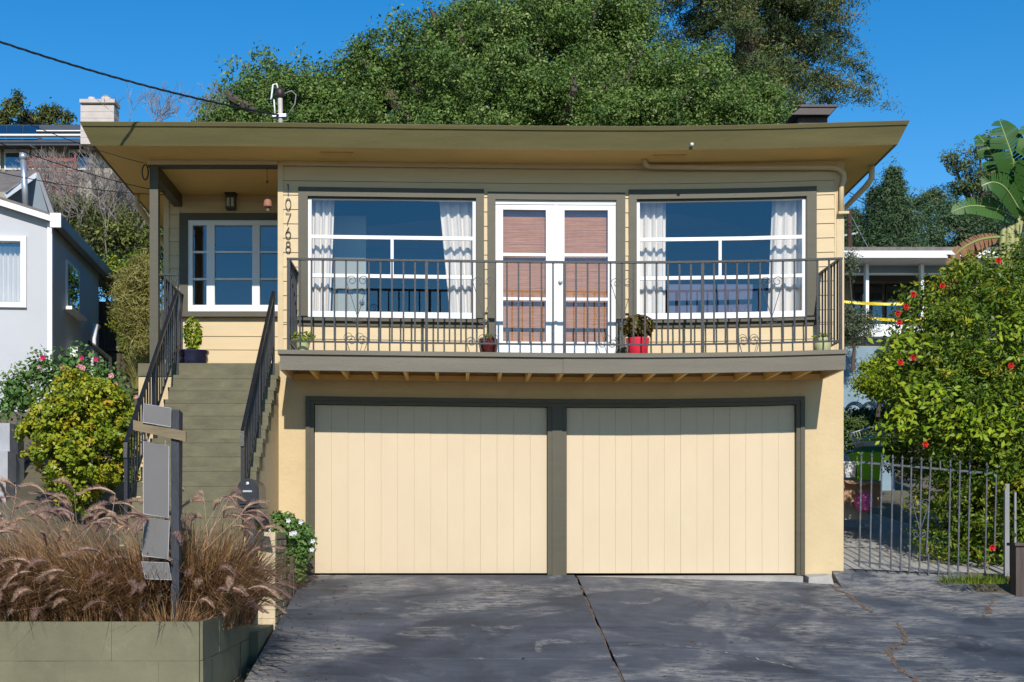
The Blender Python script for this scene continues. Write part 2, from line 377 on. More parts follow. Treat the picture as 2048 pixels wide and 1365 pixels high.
# garage frame and doors
cx0, cx1 = PX(1095, 0), PX(1133, 0); dz = PZ(806, 0)
dl, dr = PX(628, 0), PX(1592, 0)
fr = MB(); fr.box(gx0 - .005, gx1 + .005, -.03, .15, dz, gz + .005, 12); fr.box(gx0 - .005, dl, -.03, .15, -.02, dz); fr.box(dr, gx1 + .005, -.03, .15, -.02, dz)
fr.box(gx0 - .02, gx0 + .03, -.045, -.03, -.02, gz + .02); fr.box(gx1 - .03, gx1 + .02, -.045, -.03, -.02, gz + .02); fr.box(gx0 + .03, gx1 - .03, -.045, -.03, gz - .03, gz + .02, 12)
fr.build('garage_frame', M['olive'], H, True)
MB().box(cx0, cx1, -.02, .15, -.02, dz, 1).build('garage_post', M['olive'], H, True)
MB().box(cx0 + .055, cx1 - .055, -.035, -.02, -.02, dz).build('post_cover', M['olive'], H, True)
for (a, b) in ((dl, cx0), (cx1, dr)):
    d = MB().box(a + .004, b - .004, .062, .09, .0, dz - .003, 6).build('garage_door', M['cream'], H, True)
    n = 14; wd = (b - a - .012) / n
    for i in range(n):
        x = a + .006 + i * wd; j = random.uniform(-.002, .002)
        MB().box(x + .001, x + wd - .001, .045 + j, .062, .004, dz - .006, 1).build('plank', M['plank'], d, True)
# upper wall backing
def OP(px0, px1, py0, py1, y=0): return (PX(px0, y), PX(px1, y), PZ(py1, y), PZ(py0, y))
W1, W2, D1 = OP(615, 953, 391, 633), OP(1272, 1613, 391, 632), OP(990, 1233, 393, 700)
D1 = (D1[0], D1[1], FLOOR, D1[3])
u = MB()
edges = [XL + .02, W1[0], W1[1], D1[0], D1[1], W2[0], W2[1], XR - .02]
for i in (0, 2, 4, 6): u.box(edges[i], edges[i + 1], .02, .16, FLOOR - .05, 4.6, 1)
u.box(W1[0], W1[1], .02, .16, FLOOR - .05, W1[2], 3); u.box(W2[0], W2[1], .02, .16, FLOOR - .05, W2[2], 3)
u.box(edges[0], edges[-1], .02, .16, 4.6, TOPW + .02, 14)
u.box(XL + .02, XL + .16, .16, YP + .1, FLOOR - .05, TOPW); u.box(XR - .16, XR - .02, .16, YB, 2.54, TOPW)
u.box(-3.85, -3.7, YP + .12, YB, 2.40, TOPW - .05)
EW = OP(377, 570, 442, 625, YP)
u.box(-3.85, EW[0], YP, YP + .12, 2.5, TOPW); u.box(EW[0], XL + .02, YP, YP + .12, 2.5, EW[2]); u.box(EW[0], XL + .02, YP, YP + .12, EW[3], TOPW)
upper = u.build('upper_wall', M['cream'], H, True)
# lap siding, board by board
def lap(x0, x1, z0, z1, y):
    n = nseg(x0, x1); vs = []; fs = []
    for i in range(n + 1):
        x = x0 + (x1 - x0) * i / n; vs += [(x, y - .016, z0 + .003), (x, y + .018, z0 + .003), (x, y + .018, z1), (x, y - .004, z1)]
    for i in range(n):
        a = 4 * i; b = a + 4
        for k in range(4): fs.append((a + k, b + k, b + (k + 1) % 4, a + (k + 1) % 4))
    fs += [(0, 1, 2, 3), (4 * n + 3, 4 * n + 2, 4 * n + 1, 4 * n)]
    m_ = MB(); m_.add(vs, fs); m_.build('siding_board', M['cream'], upper, True)
Z0 = PZ(389, 0); ST = .1745
T1, T2, TD = OP(597, 968, 373, 640), OP(1257, 1632, 372, 640), OP(975, 1250, 378, 700)
zr = [Z0 + ST * k for k in range(-12, 3)]
for z in zr:
    a, b = max(z, FLOOR), min(z + ST, TOPW + .01)
    if b - a < .03: continue
    if a < 3.05:
        bb = min(b, 3.06)
        lap(-2.115, TD[0], a, bb, 0); lap(TD[1], 4.60, a, bb, 0)
        if b > 3.06: lap(-2.115, T1[0], bb, b, 0); lap(T2[1], 4.60, bb, b, 0)
    elif b <= 4.72:
        lap(-2.115, T1[0], a, b, 0); lap(T1[1], TD[0], a, b, 0); lap(TD[1], T2[0], a, b, 0); lap(T2[1], 4.60, a, b, 0)
    else: lap(-2.115, 4.60, a, b, 0)
zz = 2.56
while zz < 4.95:
    zt = min(zz + .178, 4.95)
    if zt < EW[2] - .06: lap(-3.80, XL, zz, zt, YP)
    elif zz > EW[3] + .08: lap(-3.80, XL, zz, zt, YP)
    else: lap(-3.80, PX(360, YP), zz, zt, YP)
    zz = zt
hb('corner_board', 'cream', XL, -2.115, -.025, .05, FLOOR, TOPW); hb('corner_board', 'cream', 4.60, XR, -.025, .05, FLOOR, TOPW)
hb('corner_board', 'cream', 4.575, 4.60, -.018, .02, FLOOR, TOPW)
hb('frieze_board', 'cream', -2.115, 4.575, -.045, -.004, TOPW - .07, TOPW); hb('corner_board', 'cream', -3.87, -3.80, YP - .03, YP + .1, 2.55, 4.96)
# windows
def window(o, t, y, rows, cols, fw, name='window', sill=True, outer=.047, bottom=.085, trim_w=True):
    x0, x1, z0, z1 = o
    f = MB(); yy0, yy1 = y + .015, y + .06
    f.box(x0 + .004, x0 + outer, yy0, yy1, z0, z1); f.box(x1 - outer, x1 - .004, yy0, yy1, z0, z1)
    f.box(x0 + outer, x1 - outer, yy0, yy1, z0, z0 + bottom, 3); f.box(x0 + outer, x1 - outer, yy0, yy1, z1 - .03, z1, 3)
    wn = f.build(name, M['white'], H, True)
    return wn
def bar(wn, x0, x1, z0, z1, y): MB().box(x0, x1, y + .022, y + .055, z0, z1, nseg(x0, x1)).build('glazing_bar', M['white'], wn, True)
def pane(wn, x0, x1, z0, z1, y, mat='glass'):
    m_ = MB(); n = 4; vs = []
    for i in range(n + 1):
        x = x0 + (x1 - x0) * i / n; vs += [(x, y + .04, z0), (x, y + .04, z1)]
    m_.add(vs, [(2 * i, 2 * i + 2, 2 * i + 3, 2 * i + 1) for i in range(n)]); m_.build('pane', M[mat], wn, True)
def trim(t, o, y=0, door=False):
    d = -.036
    p = MB(); p.box(t[0], o[0], y + d, y + .03, t[2] if not door else FLOOR, t[3]); p.box(o[1], t[1], y + d, y + .03, t[2] if not door else FLOOR, t[3])
    p.box(o[0], o[1], y + d, y + .03, o[3], t[3], nseg(o[0], o[1]))
    p.box(o[0], o[1], y + .005, y + .02, o[3] - .02, o[3], 4); p.box(o[0], o[0] + .006, y + d + .004, y + .06, o[2], o[3]); p.box(o[1] - .006, o[1], y + d + .004, y + .06, o[2], o[3])
    p.build('window_trim' if not door else 'door_trim', M['olive'], H, True)
    if not door:
        q = MB(); q.box(t[0] - .02, t[1] + .02, y - .075, y + .03, o[2] - .045, o[2] - .002, nseg(t[0], t[1])); q.box(t[0], t[1], y - .03, y + .0, o[2] - .10, o[2] - .045, nseg(t[0], t[1]))
        q.build('sill', M['olive'], H, True)
for (o, t, pm, c0) in ((W1, T1, 784, 0), (W2, T2, 1441, 1)):
    t = (t[0], t[1], o[2], t[3]); trim(t, o)
    wn = window(o, t, 0, 0, 0, 0)
    xa, xb = o[0] + .047, o[1] - .047; h1, h2 = PZ(470, 0), PZ(547.5, 0); xm = PX(pm, 0)
    bar(wn, xa, xb, h1 - .022, h1 + .022, 0); bar(wn, xa, xb, h2 - .022, h2 + .022, 0); bar(wn, xm - .018, xm + .018, h2 + .022, h1 - .022, 0)
    pane(wn, xa, xb, h1 + .022, o[3] - .03, 0); pane(wn, xa, xm - .018, h2 + .022, h1 - .022, 0); pane(wn, xm + .018, xb, h2 + .022, h1 - .022, 0); pane(wn, xa, xb, o[2] + .085, h2 - .022, 0)
# french doors
td = (TD[0], TD[1], FLOOR, TD[3]); trim(td, D1, door=True)
MB().box(D1[0], D1[1], .0, .06, D1[3] - .05, D1[3] - .001, 3).build('door_head', M['white'], H, True)
for (a, b, pa, pb) in ((990, 1112.5, 1006, 1092), (1113.8, 1233, 1129, 1216)):
    x0, x1, p0, p1 = PX(a, 0) + .006, PX(b, 0) - (.006 if b > 1200 else 0), PX(pa, 0), PX(pb, 0)
    zt = D1[3] - .055; f = MB(); f.box(x0, p0, .01, .055, FLOOR + .01, zt); f.box(p1, x1, .01, .055, FLOOR + .01, zt)
    zs = [(PZ(675.5, 0), PZ(592.5, 0)), (PZ(586.5, 0), PZ(504, 0)), (PZ(498, 0), PZ(411.5, 0))]
    f.box(p0, p1, .01, .055, FLOOR + .01, zs[0][0]); f.box(p0, p1, .01, .055, zs[2][1], zt)
    dn = f.build('french_door', M['white'], H, True)
    for k in range(2): MB().box(p0, p1, .018, .05, zs[k][1], zs[k + 1][0]).build('glazing_bar', M['white'], dn, True)
    for (a_, b_) in zs: pane(dn, p0, p1, a_, b_, 0)
    if a > 1100:
        MB().lathe([(0, 0), (.022, .0), (.028, .02), (.02, .045), (0, .05)], (0, 0, 0), 12).build('knob', M['white'], dn, True, True).matrix_basis = Matrix.Translation((PX(1121, 0), .01, PZ(560, 0) - .02)) @ Matrix.Rotation(R(90), 4, 'X')
    else: MB().box(x1 - .02, x1 + .012, -.004, .01, FLOOR + .02, zt).build('astragal', M['white'], dn, True)
    # bamboo blind behind the glass
    bl = MB(); z = zs[0][0] - .02
    while z < zs[2][1] + .02:
        h_ = random.uniform(.016, .024); yy = .11 + random.uniform(-.003, .003); bl.box(p0 - .03, p1 + .03, yy, yy + .006, z, z + h_ - .0015); z += h_
    for k in range(6):
        x = p0 + (p1 - p0) * (k + .5) / 6; bl.box(x - .0025, x + .0025, .102, .106, zs[0][0] - .02, zs[2][1] + .02)
    tag(bl.build('bamboo_blind', M['bamboo'], None, True), 'brown bamboo slat blind behind the ' + ('french door with the knob' if a > 1100 else 'french door without a knob'), 'blind', 'bamboo blinds')
# entry window beside the porch
x0, x1, z0, z1 = EW
wn = MB()
for (a, b) in ((377, 386), (414, 430), (505, 520)): wn.box(PX(a, YP), PX(b, YP), YP - .03, YP + .04, z0, z1)
wn.box(PX(386, YP), PX(414, YP), YP - .028, YP + .04, z0, PZ(611, YP)); wn.box(PX(430, YP), PX(505, YP), YP - .028, YP + .04, z0, PZ(611, YP)); wn.box(PX(520, YP), XL, YP - .028, YP + .04, z0, PZ(611, YP))
wn.box(PX(386, YP), PX(414, YP), YP - .028, YP + .04, PZ(452, YP), z1); wn.box(PX(430, YP), PX(505, YP), YP - .028, YP + .04, PZ(452, YP), z1); wn.box(PX(520, YP), XL, YP - .028, YP + .04, PZ(452, YP), z1)
wn = wn.build('entry_window', M['white'], H)
for (a, b) in ((386, 414), (430, 505), (520, 566)):
    for (c, d) in ((452, 503), (507, 557), (561, 611)):
        pane(wn, PX(a, YP), min(PX(b, YP), XL), PZ(d, YP), PZ(c, YP), YP - .03)
    for c in (505, 559): MB().box(PX(a, YP), min(PX(b, YP), XL), YP - .015, YP + .03, PZ(c + 2, YP), PZ(c - 2, YP)).build('glazing_bar', M['white'], wn)
tz = PZ(428, YP); q = MB(); q.box(PX(360, YP), x0, YP - .045, YP + .02, z0, tz); q.box(x0, XL, YP - .045, YP + .02, z1, tz); q.build('window_trim', M['olive'], H)
MB().box(PX(352, YP), XL, YP - .09, YP + .02, z0 - .07, z0 - .002).build('sill', M['olive'], H)
# rooms behind the glass
rm = MB(); rm.box(-2.0, 4.5, 4.2, 4.3, FLOOR, 4.95); rm.box(-2.0, 4.5, .17, 4.2, FLOOR - .06, FLOOR - .005); rm.box(-2.0, 4.5, .17, 4.2, 4.9, 4.95); rm.box(1.95, 2.05, .17, 4.2, FLOOR, 4.9); rm.box(.3, .4, 1.0, 4.2, FLOOR, 4.9)
rm.box(-3.7, -2.02, 4.2, 4.3, FLOOR, 4.9); rm.box(-3.7, -2.02, YP + .13, 4.2, FLOOR - .06, FLOOR - .005)
rm.build('interior_wall', M['room'], H)
# porch: landing, ceiling, beam, post
MB().box(-3.88, XL, .0, YP, 2.40, 2.554).build('porch_floor', M['step'], H)
pc = MB(); y = .1
while y < YP - .02: pc.box(-3.8, XL, y, min(y + .085, YP), 4.955, 4.975); y += .09
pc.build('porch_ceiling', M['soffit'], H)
MB().box(-3.75, XL, -.05, .08, 4.955, 5.03, 4).build('porch_beam', M['cream'], H)
MB().box(-3.75, XL, -.035, .07, 4.93, 4.955, 4).build('beam_edge', M['olive'], H)
MB().box(-3.735, -3.63, .08, YP, 4.80, 4.953).build('side_beam', M['olive'], H)
MB().box(PX(301, 0), PX(318, 0), -.05, .06, 2.554, 4.93).build('porch_post', M['olive'], H)
# wall lamp
lx, ly = PX(464, YP), YP - .08
lb = MB().box(lx - .06, lx + .06, ly - .06, ly + .07, PZ(422, YP), PZ(393, YP)).build('wall_lamp', M['number'], H)
for k in (-1, 1): MB().box(lx + k * .028 - .018, lx + k * .028 + .018, ly - .066, ly - .06, PZ(418, YP), PZ(401, YP)).build('lamp_pane', M['lampglass'], lb)
MB().box(lx - .075, lx + .075, ly - .075, ly + .07, PZ(393, YP), PZ(390, YP)).build('lamp_cap', M['number'], lb)
# house numbers
def arc(cx, cz, rx, rz, a0, a1, n=14): return [(cx + rx * math.cos(R(a0 + (a1 - a0) * i / n)), cz + rz * math.sin(R(a0 + (a1 - a0) * i / n))) for i in range(n + 1)]
DG = {'1': [[(0, -.5), (0, .5)], [(0, .5), (-.1, .36)]], '0': [arc(0, 0, .3, .5, 0, 360, 22)], '7': [[(-.3, .48), (.3, .48), (-.12, -.5)]],
      '6': [arc(0, -.2, .29, .3, 0, 360, 20), [(-.27, -.12), (-.12, .2), (.08, .5)]], '8': [arc(0, -.23, .28, .27, 0, 360, 20), arc(0, .26, .22, .24, 0, 360, 20)]}
for ch, py in zip('10768', (377, 406.5, 435.5, 463.5, 492)):
    m_ = MB(); c = P(576.5, py, -.03); h_ = .132
    for st in DG[ch]: m_.tube([(c.x + a * h_ * .78, -.03, c.z + b * h_) for a, b in st], .0075, 4)
    m_.build('number_' + {'1': 'one', '0': 'zero', '7': 'seven', '6': 'six', '8': 'eight'}[ch], M['number'], H, True)
# roof
YF, YT = -.62, -.75; ZB = 5.03
bl_, br_ = PX(183, YF), PX(1795, YF); tl_, tr_ = PX(160, YT), PX(1819, YT); ZT = PZ(245, YT)
def zb(y): return ZB - .03 * (y - YF)
def zt_(y): return ZT - .03 * (y - YT)
YE = 9.0
m_ = MB(); n = 18; vs = []
for i in range(n + 1):
    x = bl_ + (br_ - bl_) * i / n; vs += [(x, YF + .012, zb(YF)), (x, .1, zb(.1)), (x, YE, zb(YE))]
m_.add(vs, [(3 * i + k, 3 * i + 3 + k, 3 * i + 4 + k, 3 * i + 1 + k) for i in range(n) for k in (0, 1)])
roof_soffit = None
rf = MB(); vs = []
for i in range(n + 1):
    x = tl_ + (tr_ - tl_) * i / n; vs += [(x, YT + .02, zt_(YT) - .004), (x, YE, zt_(YE) - .02)]
rf.add(vs, [(2 * i, 2 * i + 2, 2 * i + 3, 2 * i + 1) for i in range(n)])
roof = rf.build('roof', M['darkroof'], H, True)
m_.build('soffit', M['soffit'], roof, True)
def board(a0, a1, b0, b1, th, n=1):   # a: bottom edge, b: top edge, from 0 to 1; thickness inwards
    m_ = MB(); a0, a1, b0, b1 = map(Vector, (a0, a1, b0, b1)); nrm = (a1 - a0).cross(b0 - a0).normalized() * th; vs = []
    for i in range(n + 1):
        u_ = i / n; A = a0.lerp(a1, u_); B = b0.lerp(b1, u_); vs += [A, A - nrm, B - nrm, B]
    fs = []
    for i in range(n):
        for k in range(4): fs.append((4 * i + k, 4 * i + 4 + k, 4 * i + 4 + (k + 1) % 4, 4 * i + (k + 1) % 4))
    fs += [(0, 1, 2, 3), (4 * n + 3, 4 * n + 2, 4 * n + 1, 4 * n)]
    m_.add(vs, fs); return m_
zd1 = .80
def L3(a, b, t): return Vector(a).lerp(Vector(b), t)
fb0, fb1, ft0, ft1 = (bl_, YF, zb(YF) - .012), (br_, YF, zb(YF) - .012), (tl_, YT, ZT), (tr_, YT, ZT)
board(fb0, fb1, L3(fb0, ft0, .84), L3(fb1, ft1, .84), .03, 20).build('front_fascia', M['fascia'], roof, True)
o3 = Vector((0, -.012, 0))
board(L3(fb0, ft0, .835) + o3, L3(fb1, ft1, .835) + o3, Vector(ft0) + o3, Vector(ft1) + o3, .03, 20).build('drip_edge', M['fascia'], roof, True)
board((bl_, YE, zb(YE)), fb0, (tl_, YE, zt_(YE)), ft0, .03, 4).build('side_fascia', M['fascia'], roof, True)
board(fb1, (br_, YE, zb(YE)), ft1, (tr_, YE, zt_(YE)), .03, 4).build('side_fascia', M['fascia'], roof, True)
for (a, b, c) in ((640, 707, 303.5), (1305, 1372, 309)):
    v_ = MB(); yv = -.36; v_.box(PX(a, yv), PX(b, yv), yv - .05, yv + .05, zb(yv) - .012, zb(yv) - .002, 2)
    for k in range(5): v_.box(PX(a, yv) + .02, PX(b, yv) - .02, yv - .04 + k * .018, yv - .03 + k * .018, zb(yv) - .018, zb(yv) - .012, 2)
    v_.build('soffit_vent', M['soffit'], roof, True)
# small knob on the fascia
c = P(1384, 281, -.69); MB().lathe([(0, -.02), (.02, -.01), (.02, .015), (0, .02)], c, 10).build('fascia_lamp', M['whitep'], roof, True, True)
# roof chimney cap
yc = 2.0; m_ = MB(); c0 = [P(1577, 244, yc), P(1640, 244, yc)]
zb0 = PZ(252, yc); ztp = PZ(219, yc); zmid = PZ(235, yc)
m_.box(PX(1597, yc), PX(1655, yc), yc, yc + .45, zb0 - .3, zmid, 1).build('chimney_screen', M['chimneycap'], roof)
m_ = MB(); xa, xb = PX(1597, yc), PX(1668, yc)
m_.hexa([(PX(1580, yc), yc - .12, zmid), (PX(1655, yc), yc - .12, zmid), (PX(1655, yc), yc + .55, zmid), (PX(1580, yc), yc + .55, zmid), (xa, yc - .12, ztp - .01), (xb, yc - .12, ztp - .01), (xb, yc + .55, ztp), (xa, yc + .55, ztp)])
m_.box(xa - .01, xb + .01, yc - .14, yc + .57, ztp - .01, ztp + .02).build('chimney_cap', M['chimneycap'], roof)
# mast with weatherhead on the roof
ym = .5; m_ = MB(); pm = P(562, 244, ym); ptop = P(560, 188, ym)
m_.tube([pm - Vector((0, 0, .2)), ptop], .03, 10).build('mast_pipe', paint('mast', (.5, .45, .4), .2, 8, .6, .2), roof, smooth=True)
MB().lathe([(.03, -.06), (.055, -.03), (.06, .03), (.03, .07), (0, .08)], ptop, 12).build('weatherhead', M['chimneycap'], roof, smooth=True)
MB().tube([ptop + Vector((-.02, 0, .05)), P(553, 168, ym), P(546, 170, ym), P(543, 195, ym), P(541, 200, ym)], .012, 6).build('mast_wire', M['whitep'], roof, smooth=True)
MB().tube([P(548, 200, ym), P(549, 215, ym), P(550, 230, ym)], .01, 6).build('mast_wire', M['whitep'], roof, smooth=True)
MB().tube([ptop + Vector((.05, 0, 0)), P(583, 182, ym), P(592, 190, ym), P(590, 208, ym), P(579, 226, ym)], .008, 6).build('mast_wire', M['greytrim'], roof, smooth=True)
MB().box(pm.x - .1, pm.x + .07, ym - .05, ym + .05, PZ(236, ym), PZ(230, ym)).build('wire_clamp', M['metal'], roof)
# pipes: downspouts under the eaves and conduit on the front
def pipe(pts, r, name='downspout', mat='cream'): return MB().tube(pts, r, 8).build(name, M[mat], H, True, True)
zc = zb(-.1)
pipe([P(1289, 309, -.25), P(1290, 320, -.18), P(1300, 325, -.1), P(1480, 329.5, -.075), P(1660, 334, -.07), P(1677, 337, -.07), P(1688, 348, -.07), P(1688, 360, -.07), P(1683, 375, -.06), P(1682, 430, -.06)], .032, 'conduit')
MB().box(PX(1675, -.05), PX(1696, -.05), -.1, .03, PZ(431, 0), PZ(426, 0)).build('conduit_bracket', M['cream'], H, True)
pipe([(br_ - .05, .2, zb(.2)), (br_ - .05, .2, zb(.2) - .16), (br_ - .1, .25, zb(.2) - .24), (4.75, .75, 4.45), (4.75, .78, 2.0)], .038)
pipe([(bl_ + .05, 1.4, zb(1.4)), (bl_ + .05, 1.4, zb(1.4) - .14), (bl_ + .1, 1.5, zb(1.4) - .22), (-3.93, 2.4, 4.3), (-3.93, 2.4, 2.0)], .038)
MB().box(4.69, 4.76, .3, .5, PZ(470, .3), PZ(432, .3)).build('meter_box', M['cream'], H)
# balcony
YD = -.95; xd0, xd1 = PX(556, YD), PX(1693, YD); ZD = PZ(698, YD)
bal = MB().box(xd0, xd1, YD - .03, 0, ZD - .05, ZD, 14).build('balcony', M['decktrim'], H, True)
xf0, xf1 = PX(560, YD), PX(1691, YD)
MB().box(xf0, PX(1126, YD), YD, YD + .04, PZ(738, YD), ZD - .051, 7).build('balcony_fascia', M['decktrim'], bal, True)
MB().box(PX(1126, YD) + .002, xf1, YD - .004, YD + .036, PZ(738, YD), ZD - .051, 7).build('balcony_fascia', M['decktrim'], bal, True)
MB().box(xf1 - .04, xf1, YD + .04, 0, PZ(738, YD), ZD - .051).build('balcony_fascia', M['cream'], bal, True)
MB().box(xf0, xf0 + .04, YD + .04, 0, PZ(738, YD), ZD - .051).build('balcony_fascia', M['cream'], bal, True)
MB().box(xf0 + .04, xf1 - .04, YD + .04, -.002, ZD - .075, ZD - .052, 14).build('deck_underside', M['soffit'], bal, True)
for k in range(1, 18):
    x = xf0 + (xf1 - xf0) * k / 18 + random.uniform(-.02, .02)
    MB().box(x - .02, x + .02, YD + .041, -.001, PZ(738, YD) + .005 , ZD - .076).build('joist', M['soffit'], bal, True)
MB().box(xf0 + .04, xf1 - .04, -.045, -.001, PZ(742, 0) - .03, PZ(738, YD) + .003, 14).build('ledger', M['soffit'], bal, True)
# balcony railing
YR = YD + .07; rail = MB(); xa, xb = PX(577, YR), PX(1681, YR); zt2, zb2 = PZ(516, YR), PZ(680.5, YR)
rail.box(xa - .02, xb + .02, YR - .02, YR + .02, zt2 - .012, zt2 + .012, 14); RL = rail.build('balcony_railing', M['iron'], H, True)
MB().box(xa, xb, YR - .01, YR + .01, zb2 - .01, zb2 + .01, 14).build('bottom_rail', M['iron'], RL, True)
nb = 48
for i in range(nb + 1):
    x = xa + (xb - xa) * i / nb; post = i in (0, 12, 24, 36, 48)
    r_ = .0165 if post else .0095
    MB().box(x - r_, x + r_, YR - r_, YR + r_, ZD if post else zb2, zt2 - .012).build('post' if post else 'baluster', M['iron'], RL, True)
for (x, sgn) in ((xa, 1), (xb, -1)):
    MB().box(x - .018, x + .018, YR + .02, -.0, zt2 - .012, zt2 + .012).build('side_rail', M['iron'], RL, True)
    MB().box(x - .009, x + .009, YR + .017, -.0, zb2 - .01, zb2 + .01).build('side_rail', M['iron'], RL, True)
    for k in range(1, 7): MB().box(x - .009, x + .009, YR + k * .128 - .009, YR + k * .128 + .009, zb2 + .01, zt2 - .012).build('baluster', M['iron'], RL, True)
def spiral(cx, cz, r, a0, turns, sg, n=18): return [(cx + r * (1 - .75 * i / n) * math.cos(a0 + sg * turns * 6.283 * i / n), cz + r * (1 - .75 * i / n) * math.sin(a0 + sg * turns * 6.283 * i / n)) for i in range(n + 1)]
sp_ = (xb - xa) / nb
for px in (708, 977, 1254, 1532):
    cx = xa + round((PX(px, YR) - xa) / sp_) * sp_; zt3, zm = PZ(558, YR), PZ(628, YR)
    for s_ in (-1, 1):
        c2 = spiral(cx + s_ * sp_ * .5, zt3, sp_ * .47, 0 if s_ > 0 else math.pi, 1.3, s_)
        pts = [(cx + s_ * .004, zm)] + c2
        MB().tube([(a, YR - .012, b) for a, b in pts], .005, 4).build('scroll', M['iron'], RL, True)
        c3 = spiral(cx + s_ * sp_ * .27, PZ(636, YR), sp_ * .25, math.pi if s_ > 0 else 0, 1.1, s_)
        MB().tube([(a, YR - .012, b) for a, b in c3], .005, 4).build('scroll', M['iron'], RL, True)
for px in (708, 977, 1226, 1496):
    cx = PX(px, YR)
    for s_ in (-1, 1):
        c2 = spiral(cx + s_ * sp_ * .45, PZ(671, YR), sp_ * .42, 0 if s_ > 0 else math.pi, 1.2, s_)
        MB().tube([(a, YR - .014, b) for a, b in [(cx + s_ * sp_ * .55, ZD + .004)] + c2], .004, 4).build('scroll', M['iron'], RL, True)

# ------------------------------------------------------------------ curtains and furniture seen through the glass
def curtain(pt0, pt1, pb0, pb1, y, label, seed):
    rr = random.Random(seed); m_ = MB(); n = 36; rows = 8; z0, z1 = PZ(628, y), PZ(393, y); ph = rr.uniform(0, 6)
    for j in range(rows + 1):
        v = j / rows; z = z0 + (z1 - z0) * v
        for i in range(n + 1):
            u = i / n; x = PX(pb0 + (pb1 - pb0) * u, y) * (1 - v) + PX(pt0 + (pt1 - pt0) * u, y) * v
            m_.v.append((x, y + .028 * math.sin(u * 26 + ph + .5 * math.sin(u * 9)) + .012 * math.sin(u * 47 + v), z))
    for j in range(rows):
        for i in range(n):
            a = j * (n + 1) + i; m_.f.append((a, a + 1, a + n + 2, a + n + 1))
    tag(m_.build('curtain', M['curtain'], None, True, True), label, 'curtain', 'white window curtains')
curtain(612, 669, 612, 660, .22, 'narrow white curtain in the balcony window by the house numbers', 1)
curtain(878, 957, 900, 957, .22, 'white curtain tapering to the sill, between house numbers and french doors', 2)
curtain(1268, 1332, 1268, 1331, .22, 'straight white curtain beside the french door with the knob', 3)
curtain(1546, 1618, 1536, 1618, .22, 'white gathered curtain at the house corner by the conduit', 4)
t = thing('interior_door', 'sage green panelled door standing ajar inside the balcony window', 'door', (-1.5, .85, FLOOR))
dx0, dx1 = PX(664, .85), PX(732, .85)
leaf_ = MB().box(dx0, dx1, .85, .89, FLOOR, 4.55).build('door_leaf', M['roomdoor'], t)
for (a, b) in ((.06, .20), (.27, .38)): MB().box(dx0 + a, dx0 + b, .84, .85, 2.75, 3.75).build('door_panel', M['roomdoor'], t)
for py in (582, 605): MB().lathe([(0, 0), (.03, 0), (.034, .02), (.02, .05), (0, .055)], (0, 0, 0), 12).build('knob', M['metal'], t, smooth=True).matrix_basis = Matrix.Translation((PX(724, .85), .85, PZ(py, .85))) @ Matrix.Rotation(R(90), 4, 'X')
t = thing('sofa', 'slate blue sofa back behind the balcony window by the conduit', 'sofa', (3, 1.1, FLOOR))
for (a, b) in ((1334, 1428), (1432, 1540)): MB().box(PX(a, 1.1), PX(b, 1.1), 1.0, 1.25, FLOOR + .1, PZ(572, 1.1)).build('back_cushion', M['sofa'], t)
MB().box(PX(1330, 1.1), PX(1545, 1.1), 1.26, 1.9, FLOOR, FLOOR + .42).build('seat', M['sofa'], t)

# ------------------------------------------------------------------ entry stairs
ST_ = thing('entry_stairs', 'olive painted front steps with black iron handrails', 'stairs', (-2.8, -1.5, 0))
SX0, SX1, RI, TR, NS = -3.42, -2.16, .17, .23, 15
for i in range(NS):
    z = 2.554 - RI * (i + 1); y1 = -TR * i; w_ = random.uniform(-.004, .004)
    m_ = MB(); m_.box(SX0, SX1 + random.uniform(-.012, .012), y1 - TR - .0045, y1, z - .045, z + w_, 1); m_.box(SX0 + .005, SX1 - .01, y1 - TR, y1, z - RI - .02, z - .045, 1)
    m_.build('step', M['step'], ST_)
MB().box(SX0, SX1, -.012, .0, 2.37, 2.554).build('step', M['step'], ST_)
poly = [(0, 2.3), (0, -.15), (-TR * NS, -.3)] + [(-TR * NS, 2.55 - RI * NS - .2)]
MB().prism([(0, -.15), (0, 2.30), (-TR * NS, 2.30 - RI * NS), (-TR * NS, -.5)], 'x', -2.215, -2.172).build('stair_wall', M['stucco'], ST_)
MB().prism([(0, -.15), (0, 2.40), (-TR * NS, 2.40 - RI * NS), (-TR * NS, -.5)], 'x', -3.41, -3.36).build('stair_wall', M['stucco'], ST_)
def handrail(top, bot, name):
    a, b = Vector(top), Vector(bot); r_ = MB().tube([a, b], .026, 4).build(name, M['iron'], ST_)
    n = int((a.y - b.y) / .115)
    d = Vector((0, 0, .66))
    MB().tube([a - d, b - d], .014, 4).build('lower_rail', M['iron'], r_)
    for i in range(n + 1):
        u = i / n; p = a.lerp(b, u); pst = i in (0, n, n // 2)
        zl = 2.554 - RI * (1 + math.floor(-p.y / TR)) if pst else p.z - .66
        q = .017 if pst else .0085
        MB().box(p.x - q, p.x + q, p.y - q, p.y + q, min(zl, p.z - .3), p.z - .01).build('post' if pst else 'baluster', M['iron'], r_)
    MB().tube([b, b + Vector((0, -.02, -.16))], .026, 4).build('rail_end', M['iron'], r_)
    return r_
handrail((PX(355, 0), -.02, PZ(584, 0)), (PX(355, 0) + .0, -2.55, PZ(584, 0) - .79 * 2.55), 'handrail')
handrail((PX(547, 0), -.02, PZ(586, 0)), (PX(547, 0), -2.36, PZ(586, 0) - .80 * 2.34), 'handrail')
g_ = MB().box(PX(318, 0), PX(357, 0), -.02, .02, PZ(552, 0), PZ(549, 0)).build('landing_rail', M['iron'], ST_)
MB().box(PX(354, 0), PX(357.5, 0), -.016, .016, 2.554, PZ(552, 0)).build('post', M['iron'], g_)
